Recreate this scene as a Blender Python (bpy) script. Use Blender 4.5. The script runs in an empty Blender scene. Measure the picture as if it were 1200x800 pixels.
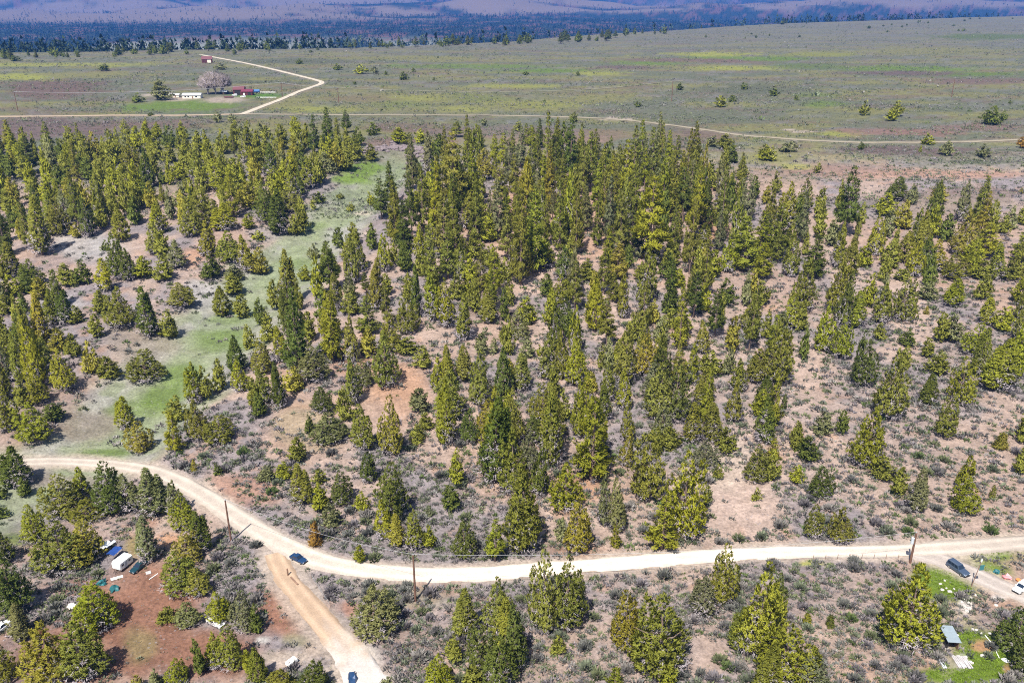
import bpy, math, random
import numpy as np
from math import radians, sin, cos, tan, pi
sc = bpy.context.scene
C = sc.collection
random.seed(7)
RNG = np.random.default_rng(7)

# ------------------------------------------------------------------ camera, sky, sun, exposure
PITCH = radians(22.5)
CAM = np.array([0.0, 0.0, 82.0])
FPX = 1000.0                                   # focal length in photograph pixels (1200 wide)
cd = bpy.data.cameras.new('camera'); cam = bpy.data.objects.new('camera', cd); C.objects.link(cam)
cam.location = CAM; cam.rotation_euler = (pi/2 - PITCH, 0, 0)
cd.sensor_width = 36; cd.lens = 36*FPX/1200; cd.clip_start = 1; cd.clip_end = 60000
sc.camera = cam

SUN_EL, SUN_AZ = radians(57), radians(22)      # shadows fall away from the camera and to the right
W = bpy.data.worlds.new('World'); sc.world = W; W.use_nodes = True
nt = W.node_tree; nt.nodes.clear()
sky = nt.nodes.new('ShaderNodeTexSky'); sky.sky_type = 'NISHITA'; sky.sun_disc = False
sky.sun_elevation = SUN_EL; sky.sun_rotation = pi + SUN_AZ
bg = nt.nodes.new('ShaderNodeBackground'); bg.inputs['Strength'].default_value = 0.095
wo = nt.nodes.new('ShaderNodeOutputWorld')
nt.links.new(sky.outputs[0], bg.inputs[0]); nt.links.new(bg.outputs[0], wo.inputs[0])
sd = bpy.data.lights.new('sun', 'SUN'); so = bpy.data.objects.new('sun', sd); C.objects.link(so)
sd.energy = 5.0; sd.angle = radians(0.5); sd.color = (1.0, 0.95, 0.88)
so.rotation_euler = (pi/2 - SUN_EL, 0, -SUN_AZ); so.location = (-40, -80, 300)
sc.unit_settings.scale_length = 1.46             # one scene unit is about 1.46 m
vs = sc.view_settings; vs.view_transform = 'Standard'; vs.look = 'None'; vs.exposure = 0.86; vs.gamma = 1; vs.use_curve_mapping = False
cy = sc.cycles
cy.filter_width = 1.05
cy.max_bounces = 5; cy.diffuse_bounces = 2; cy.glossy_bounces = 2; cy.transmission_bounces = 2; cy.transparent_max_bounces = 6; cy.volume_bounces = 0
cy.caustics_reflective = False; cy.caustics_refractive = False
try:
    cy.use_denoising = False
except Exception:
    pass

# ------------------------------------------------------------------ noise, terrain height, projection
def _hash(ix, iy, seed):
    n = (ix.astype(np.int64)*374761393 + iy.astype(np.int64)*668265263 + seed*974634777) & 0xFFFFFFFF
    n = ((n ^ (n >> 13))*1274126177) & 0xFFFFFFFF
    n = n ^ (n >> 16)
    return (n & 0xFFFF)/65535.0
def vnoise(x, y, seed=0):
    x = np.asarray(x, float); y = np.asarray(y, float)
    ix = np.floor(x); iy = np.floor(y); fx = x-ix; fy = y-iy
    fx = fx*fx*(3-2*fx); fy = fy*fy*(3-2*fy)
    a = _hash(ix, iy, seed); b = _hash(ix+1, iy, seed); c = _hash(ix, iy+1, seed); d = _hash(ix+1, iy+1, seed)
    return (a*(1-fx)+b*fx)*(1-fy) + (c*(1-fx)+d*fx)*fy
def fbm(x, y, seed=0, o=4):
    s = 0; a = .5; t = 0
    x = np.asarray(x, float); y = np.asarray(y, float)
    for i in range(o):
        s = s + a*vnoise(x, y, seed+i*17); t += a; a *= .55; x = x*2.03+3.1; y = y*2.03+7.7
    return s/t
def sstep(a, b, x):
    t = np.clip((np.asarray(x, float)-a)/(b-a), 0, 1); return t*t*(3-2*t)

def edge_dist(x, Y):                           # where the plateau breaks off
    t = x/np.maximum(Y, 1)
    return np.interp(t, [-.9, -.6, -.18, 0, .18, .37, .55, .9], [900, 930, 1000, 1120, 1450, 1830, 2150, 2400])
def height0(x, Y):
    x = np.asarray(x, float); Y = np.asarray(Y, float)
    y0 = 116 + np.clip(-x-20, 0, 200)*.42
    s = sstep(0, 1, (Y-y0)/(330-y0*.3))*.55 + .45*np.clip((Y-y0)/235, 0, 1)
    h = 20*s - .02*np.clip(y0-Y, 0, 200)
    near = 1 - sstep(300, 420, Y)
    h = h + near*sstep(0, 30, np.abs(Y-y0))*(fbm(x/28, Y/28, 5, 3)-.5)*2.6
    h = h + (1-near)*(fbm(x/240, Y/240, 9, 3)-.5)*3.0
    e = edge_dist(x, Y)
    d = sstep(0, 1, (Y-e)/320)
    h = h*(1-d) + d*(-60)
    far = np.clip((Y-4000)/5200, 0, 2.2)
    h = h + far**1.35*125 + sstep(3000, 5200, Y)*(fbm(x/1300, Y/750, 21, 4)-.47)*300*np.clip((Y-2200)/4000, 0, 1)
    return h
cp, sp_ = cos(PITCH), sin(PITCH)
def rays(px, py):
    u = (np.asarray(px, float)-600)/FPX; v = (np.asarray(py, float)-400)/FPX
    return np.stack([u, cp - v*sp_, -sp_ - v*cp], -1)
def hit(px, py, hf):
    d = rays(px, py); one = d.ndim == 1
    d = np.atleast_2d(d); n = len(d)
    lo = np.full(n, 50.0); done = np.zeros(n, bool); hi = np.full(n, 16000.0)
    t = 50.0
    if one: t = max(50.0, float((CAM[2]-45)/max(-d[0, 2], 1e-3)))
    while t < 16000:
        p = CAM + d*t
        b = (p[:, 2] < hf(p[:, 0], p[:, 1])) & ~done
        hi[b] = t; done |= b; lo[~done] = t
        if done.all(): break
        t *= 1.015
    for _ in range(18):
        m = (lo+hi)/2; p = CAM + d*m[:, None]
        b = p[:, 2] < hf(p[:, 0], p[:, 1]); hi[b] = m[b]; lo[~b] = m[~b]
    p = CAM + d*hi[:, None]
    return p[0] if one else p
def to_px(x, y, z):
    zr = z-CAM[2]; dep = np.maximum(y*cp - zr*sp_, .01); up = y*sp_ + zr*cp
    return 600+FPX*x/dep, 400-FPX*up/dep, dep
def seg_dist(x, y, P):
    best = np.full(np.shape(x), 1e9)
    for a, b in zip(P[:-1], P[1:]):
        dx, dy = b[0]-a[0], b[1]-a[1]; L = dx*dx+dy*dy+1e-9
        t = np.clip(((x-a[0])*dx+(y-a[1])*dy)/L, 0, 1)
        best = np.minimum(best, np.hypot(x-a[0]-t*dx, y-a[1]-t*dy))
    return best
GUL_PX = [(478, 182), (440, 206), (400, 240), (350, 285), (290, 345), (235, 395), (190, 440), (140, 490), (90, 530), (20, 570)]
GUL = [tuple(p[:2]) for p in hit([a for a, b in GUL_PX], [b for a, b in GUL_PX], height0)]
def height(x, Y):
    h = height0(x, Y)
    d = seg_dist(np.asarray(x, float), np.asarray(Y, float), GUL)
    return h - 4.0*np.exp(-(d/17)**2)
def at(px, py):
    return hit(px, py, height)
def hz(x, y): return float(height(np.array([x]), np.array([y]))[0])

# ------------------------------------------------------------------ helpers: meshes, objects, materials
def mesh_np(name, V, F, mats=(), smooth=False, cols=None, midx=None):
    me = bpy.data.meshes.new(name)
    V = np.asarray(V, np.float32); F = np.asarray(F, np.int32); n, k = F.shape
    me.vertices.add(len(V)); me.vertices.foreach_set('co', V.ravel())
    me.loops.add(n*k); me.loops.foreach_set('vertex_index', F.ravel())
    me.polygons.add(n); me.polygons.foreach_set('loop_start', np.arange(0, n*k, k, dtype=np.int32))
    me.polygons.foreach_set('loop_total', np.full(n, k, np.int32))
    if midx is not None: me.polygons.foreach_set('material_index', np.asarray(midx, np.int32))
    me.polygons.foreach_set('use_smooth', np.full(n, smooth, bool))
    for m in mats: me.materials.append(m)
    me.update(calc_edges=True); me.validate()
    if cols is not None:
        at_ = me.color_attributes.new('base', 'FLOAT_COLOR', 'POINT')
        c4 = np.ones((len(V), 4), np.float32); c4[:, :3] = cols; at_.data.foreach_set('color', c4.ravel())
    return me
class MB:                                       # collects polygons for ONE mesh
    def __init__(s): s.v = []; s.f = []; s.m = []
    def add(s, vs, fs, m=0):
        o = len(s.v); s.v += [tuple(v) for v in vs]; s.f += [tuple(i+o for i in f) for f in fs]; s.m += [m]*len(fs); return s
    def box(s, c, d, rz=0, m=0, taper=1.0):
        x, y, z = d[0]/2, d[1]/2, d[2]/2; vs = []
        for k, t in ((-1, 1), (1, taper)):
            for a, b in ((-1, -1), (1, -1), (1, 1), (-1, 1)):
                px, py = a*x*t, b*y*t
                vs.append((c[0]+px*cos(rz)-py*sin(rz), c[1]+px*sin(rz)+py*cos(rz), c[2]+k*z))
        return s.add(vs, [(3, 2, 1, 0), (4, 5, 6, 7), (0, 1, 5, 4), (1, 2, 6, 5), (2, 3, 7, 6), (3, 0, 4, 7)], m)
    def tube(s, pts, rad, n=6, m=0):
        pts = [np.array(p, float) for p in pts]
        if not hasattr(rad, '__len__'): rad = [rad]*len(pts)
        vs = []
        for i, p in enumerate(pts):
            d = pts[min(i+1, len(pts)-1)]-pts[max(i-1, 0)]; d = d/(np.linalg.norm(d)+1e-9)
            a = np.cross(d, (0, 0, 1) if abs(d[2]) < .9 else (1, 0, 0)); a /= np.linalg.norm(a); b = np.cross(d, a)
            vs += [p+rad[i]*(cos(2*pi*k/n)*a+sin(2*pi*k/n)*b) for k in range(n)]
        fs = []
        for i in range(len(pts)-1):
            fs += [(i*n+k, i*n+(k+1) % n, (i+1)*n+(k+1) % n, (i+1)*n+k) for k in range(n)]
        fs += [tuple(range(n))[::-1], tuple((len(pts)-1)*n+k for k in range(n))]
        return s.add(vs, fs, m)
    def loft(s, rings, m=0, cap=True):
        n = len(rings[0]); vs = [p for r in rings for p in r]; fs = []
        for i in range(len(rings)-1):
            fs += [(i*n+k, i*n+(k+1) % n, (i+1)*n+(k+1) % n, (i+1)*n+k) for k in range(n)]
        if cap: fs += [tuple(range(n))[::-1], tuple((len(rings)-1)*n+k for k in range(n))]
        return s.add(vs, fs, m)
    def build(s, name, mats, parent=None, smooth=False):
        me = bpy.data.meshes.new(name); me.from_pydata(s.v, [], s.f)
        for m in (mats if isinstance(mats, (list, tuple)) else [mats]): me.materials.append(m)
        me.polygons.foreach_set('material_index', s.m); me.polygons.foreach_set('use_smooth', [smooth]*len(s.f)); me.update()
        return link(name, me, parent)
def link(name, me, parent=None):
    o = bpy.data.objects.new(name, me); C.objects.link(o)
    if parent is not None: o.parent = parent
    return o
def tag(o, label=None, cat=None, group=None, kind=None):
    for k, v in (('label', label), ('category', cat), ('group', group), ('kind', kind)):
        if v: o[k] = v
    return o
def empty(name, loc, rz=0, scale=(1, 1, 1)):
    o = bpy.data.objects.new(name, None); C.objects.link(o); o.empty_display_size = .2
    o.location = loc; o.rotation_euler = (0, 0, rz); o.scale = scale; return o

def mat_nodes(name):
    m = bpy.data.materials.new(name); m.use_nodes = True; t = m.node_tree; t.nodes.clear()
    out = t.nodes.new('ShaderNodeOutputMaterial'); return m, t, out
def nd(t, typ, **kw):
    n = t.nodes.new(typ)
    for k, v in kw.items():
        if k in n.inputs: n.inputs[k].default_value = v
        else: setattr(n, k, v)
    return n
def mixc(t, a, b, fac, mode='MIX'):
    n = t.nodes.new('ShaderNodeMix'); n.data_type = 'RGBA'; n.blend_type = mode; n.clamp_factor = True
    for sock, v in ((n.inputs[0], fac), (n.inputs[6], a), (n.inputs[7], b)):
        if hasattr(v, 'is_output'): t.links.new(v, sock)
        else: sock.default_value = v if not isinstance(v, tuple) else (*v, 1)[:4]
    return n.outputs[2]
def ramp(t, fac, stops):
    r = t.nodes.new('ShaderNodeValToRGB'); e = r.color_ramp.elements
    e[0].position, e[0].color = stops[0][0], (*stops[0][1], 1); e[1].position, e[1].color = stops[-1][0], (*stops[-1][1], 1)
    for p, c in stops[1:-1]:
        x = e.new(p); x.color = (*c, 1)
    t.links.new(fac, r.inputs[0]); return r.outputs[0]
def noise(t, vec, scale, detail=3, rough=.55):
    n = nd(t, 'ShaderNodeTexNoise', Scale=scale, Detail=detail, Roughness=rough); t.links.new(vec, n.inputs['Vector']); return n.outputs['Fac']
def g(v): return (v, v, v)

def paint(name, col, rough=.5, metal=0.0, var=.12, scale=2.0, spec=.5):
    m, t, out = mat_nodes(name)
    b = nd(t, 'ShaderNodeBsdfPrincipled', Roughness=rough, Metallic=metal)
    co = t.nodes.new('ShaderNodeTexCoord').outputs['Object']
    f = noise(t, co, scale, 4)
    lo = tuple(c*(1-var) for c in col); hi_ = tuple(min(1, c*(1+var)) for c in col)
    t.links.new(ramp(t, f, [(.3, lo), (.7, hi_)]), b.inputs['Base Color'])
    b.inputs['Specular IOR Level'].default_value = spec
    t.links.new(b.outputs[0], out.inputs[0]); return m

def ground_material():
    m, t, out = mat_nodes('ground_soil')
    co = t.nodes.new('ShaderNodeTexCoord').outputs['Object']
    at_ = nd(t, 'ShaderNodeAttribute', attribute_name='base').outputs['Color']
    n1 = ramp(t, noise(t, co, .35, 5, .65), [(.3, g(.72)), (.7, g(1.22))])
    n2 = ramp(t, noise(t, co, 1.9, 5, .7), [(.3, g(.6)), (.5, g(1.0)), (.68, g(1.3))])
    c = mixc(t, at_, n1, 1.0, 'MULTIPLY'); c = mixc(t, c, n2, 1.0, 'MULTIPLY')
    vo = nd(t, 'ShaderNodeTexVoronoi', Scale=1.1); t.links.new(co, vo.inputs['Vector'])
    lit = ramp(t, vo.outputs['Distance'], [(.0, g(1)), (.16, g(.8)), (.22, g(0))])      # dead litter and stones
    msk = ramp(t, noise(t, co, .22, 3), [(.45, g(0)), (.6, g(.75))])
    f = mixc(t, lit, msk, 1.0, 'MULTIPLY')
    c = mixc(t, c, mixc(t, c, (.24, .225, .235), .75), f)
    bs = nd(t, 'ShaderNodeBsdfPrincipled', Roughness=.95); bs.inputs['Specular IOR Level'].default_value = .1
    t.links.new(c, bs.inputs['Base Color'])
    bp = nd(t, 'ShaderNodeBump', Strength=.7, Distance=.25)
    t.links.new(noise(t, co, 1.6, 5, .7), bp.inputs['Height']); t.links.new(bp.outputs[0], bs.inputs['Normal'])
    t.links.new(bs.outputs[0], out.inputs[0]); return m
def road_material():
    m, t, out = mat_nodes('gravel_road')
    co = t.nodes.new('ShaderNodeTexCoord').outputs['Object']
    at_ = nd(t, 'ShaderNodeAttribute', attribute_name='base').outputs['Color']
    c = mixc(t, at_, ramp(t, noise(t, co, .5, 5, .65), [(.3, g(.86)), (.7, g(1.08))]), 1.0, 'MULTIPLY')
    c = mixc(t, c, ramp(t, noise(t, co, 4, 4, .7), [(.3, g(.85)), (.7, g(1.1))]), 1.0, 'MULTIPLY')
    bs = nd(t, 'ShaderNodeBsdfPrincipled', Roughness=.95); bs.inputs['Specular IOR Level'].default_value = .1
    t.links.new(c, bs.inputs['Base Color'])
    bp = nd(t, 'ShaderNodeBump', Strength=.4, Distance=.1)
    t.links.new(noise(t, co, 3, 4, .7), bp.inputs['Height']); t.links.new(bp.outputs[0], bs.inputs['Normal'])
    t.links.new(bs.outputs[0], out.inputs[0]); return m
def leaf_material(name, vertex=False, trans=.42):
    m, t, out = mat_nodes(name)
    at_ = nd(t, 'ShaderNodeAttribute', attribute_name='base').outputs['Color']
    c = at_
    if not vertex:
        oi = t.nodes.new('ShaderNodeObjectInfo'); c = mixc(t, at_, oi.outputs['Color'], 1.0, 'MULTIPLY')
    d = t.nodes.new('ShaderNodeBsdfDiffuse'); tr = t.nodes.new('ShaderNodeBsdfTranslucent'); mx = t.nodes.new('ShaderNodeMixShader')
    mx.inputs[0].default_value = trans
    t.links.new(c, d.inputs[0]); t.links.new(mixc(t, c, (1.15, 1.15, .7), 1.0, 'MULTIPLY'), tr.inputs[0])
    t.links.new(d.outputs[0], mx.inputs[1]); t.links.new(tr.outputs[0], mx.inputs[2]); t.links.new(mx.outputs[0], out.inputs[0]); return m

M_GROUND = ground_material(); M_ROAD = road_material()
M_LEAF = leaf_material('conifer_foliage'); M_SCRUB = leaf_material('scrub_foliage', True, .15); M_SCRUB2 = leaf_material('crowded_foliage', True, .34)
M_BARK = paint('grey_brown_bark', (.17, .12, .1), .95, scale=6, var=.35, spec=.1)
M_TWIG = paint('dry_grey_twigs', (.30, .265, .27), .95, scale=3, var=.3, spec=.1)
M_POLE = paint('weathered_pole_wood', (.15, .085, .06), .9, scale=4, var=.3, spec=.1)
M_WHITE = paint('white_metal', (.8, .8, .78), .45); M_WHITECLOTH = paint('white_cloth', (.82, .82, .8), .8)
M_BLUE = paint('blue_tarpaulin', (.012, .045, .19), .5, var=.3); M_TEAL = paint('teal_tarpaulin', (.012, .10, .11), .5, var=.3)
M_GLASS = paint('dark_car_glass', (.012, .02, .035), .08, var=.05, spec=.8); M_TYRE = paint('black_rubber', (.018, .018, .019), .9)
M_CHROME = paint('bare_metal', (.55, .56, .58), .3, .8); M_LAMP = paint('lamp_lens', (.75, .76, .78), .15); M_RED = paint('red_lens', (.35, .02, .02), .2)
M_NAVY = paint('dark_navy_paint', (.015, .045, .11), .22, .2, var=.06, spec=.7); M_SLATE = paint('slate_blue_paint', (.075, .105, .155), .25, .4, var=.06, spec=.7)
M_BLACKGREEN = paint('dark_green_paint', (.01, .04, .05), .25, .1, var=.1, spec=.7)
M_GREYBLUE = paint('grey_blue_roof_sheet', (.23, .275, .30), .5, var=.08); M_PALE = paint('pale_sheet_metal', (.46, .49, .52), .55)
M_REDB = paint('dark_red_boards', (.08, .018, .018), .8, var=.2); M_MAROON = paint('maroon_roof_sheet', (.13, .022, .04), .5); M_DARK = paint('dark_opening', (.02, .018, .018), .9)
M_PINKROOF = paint('faded_pink_roof_sheet', (.12, .04, .045), .6); M_CREAM = paint('cream_board', (.66, .6, .5), .8); M_CONC = paint('grey_concrete', (.38, .355, .345), .9, var=.25)
M_SIGN = paint('teal_sign_paint', (.03, .15, .16), .4); M_ORANGE = paint('orange_plastic', (.75, .22, .07), .5); M_PINK = paint('pink_plastic', (.72, .25, .25), .5); M_WOOD = paint('brown_timber', (.2, .12, .08), .9, var=.3)
M_STONE = paint('pale_stone', (.45, .42, .38), .9, var=.25); M_ROCK = paint('dark_rim_rock', (.15, .12, .12), .95, var=.35, scale=.8); M_TANK = paint('blue_tank_paint', (.05, .14, .32), .4); M_WIRE = paint('dull_cable', (.3, .3, .3), .6)

# ------------------------------------------------------------------ ground
ROADS = {   # photo pixels -> the ground; width in metres
 'main': ([(-60, 548), (0, 545), (40, 541), (85, 541), (130, 544), (170, 550), (205, 562), (240, 581), (270, 601), (300, 620), (330, 637), (370, 655), (420, 666), (470, 671), (530, 673), (600, 669), (680, 663), (760, 657), (850, 650), (940, 646), (1010, 646), (1080, 644), (1140, 640), (1200, 635), (1290, 626)], 3.6),
 'branch': ([(1070, 646), (1100, 655), (1135, 670), (1170, 686), (1205, 699), (1270, 720)], 4.4),
 'drive': ([(322, 648), (326, 660), (336, 677), (352, 698), (372, 722), (395, 748), (415, 772), (428, 800), (438, 840)], 4.6),
 'plainA': ([(-60, 138), (0, 137), (70, 136.5), (140, 135.5), (220, 135.5), (285, 134)], 3.6),
 'plainB': ([(285, 134), (330, 134.5), (400, 135), (520, 135.5), (600, 136), (680, 138), (740, 142), (800, 149), (835, 154), (870, 159), (920, 163), (980, 166.5), (1060, 167.5), (1130, 166.5), (1200, 164), (1290, 160)], 2.6),
 'lane': ([(283, 134.5), (305, 126), (330, 116.5), (352, 107), (374, 99.5), (377, 96.5), (370, 94), (340, 86.5), (300, 77), (262, 69.5), (235, 64.5)], 3.9),
 'track': ([(374, 101), (430, 105), (520, 107.5), (600, 108), (680, 105.5), (740, 101), (800, 95)], 2.0),
}
def crom(P, step):
    P = [np.array(p) for p in P]; P = [2*P[0]-P[1]]+P+[2*P[-1]-P[-2]]; out = []
    for i in range(1, len(P)-2):
        n = max(2, int(np.linalg.norm(P[i+1]-P[i])/step))
        for k in range(n):
            t = k/n; a, b, c, d = P[i-1:i+3]
            out.append(.5*((2*b)+(-a+c)*t+(2*a-5*b+4*c-d)*t*t+(-a+3*b-3*c+d)*t**3))
    out.append(P[-2]); return np.array(out)
ROADW = {}
for k, (pts, w) in ROADS.items():
    p = at([a for a, b in pts], [b for a, b in pts])[:, :2]
    ROADW[k] = (crom(p, 1.2 if k in ('main', 'branch', 'drive') else 5.0), w)

rows = [-400, -250, -120, -40, 0, 25, 45]
y = 60.0
while y < 420: rows.append(y); y *= 1.0062
while y < 11500: rows.append(y); y *= 1.017
rows = np.array(rows)
cols = np.concatenate([[-6, -4.2, -3, -2.2, -1.7, -1.35, -1.15], np.linspace(-1, 1, 400), [1.15, 1.35, 1.7, 2.2, 3, 4.2, 6]])
wid = .62*(np.maximum(rows, 60)+28)
GX = np.where(np.abs(cols)[None, :] <= 1, wid[:, None]*cols[None, :], np.sign(cols)[None, :]*(wid[:, None]+(np.abs(cols)[None, :]-1)*np.minimum(wid[:, None], 1200))); GY = np.repeat(rows[:, None], len(cols), 1)
GZ = height(GX.ravel(), GY.ravel()).reshape(GX.shape)

def c3(*a): return np.array(a)
TAN = c3(.40, .275, .205); PINK = c3(.44, .33, .27); LILAC = c3(.25, .215, .215); ORNG = c3(.47, .26, .15); RED = c3(.26, .135, .09)
SAGE = c3(.165, .175, .115); OLIVE = c3(.235, .225, .095); BROWN = c3(.2, .14, .115); DUSK = c3(.135, .10, .09); YG = c3(.32, .33, .075); GREEN = c3(.155, .225, .05)
VERGE = c3(.14, .20, .028); LAWN = c3(.11, .22, .035); PALEG = c3(.255, .285, .18); WHITISH = c3(.37, .35, .33); SAND = c3(.5, .41, .33); FOREST = c3(.035, .05, .035); PURPLE = c3(.21, .155, .125); CHALK = c3(.62, .58, .54)
def lerp(a, b, f): return a*(1-f[..., None])+b*f[..., None]
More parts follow.
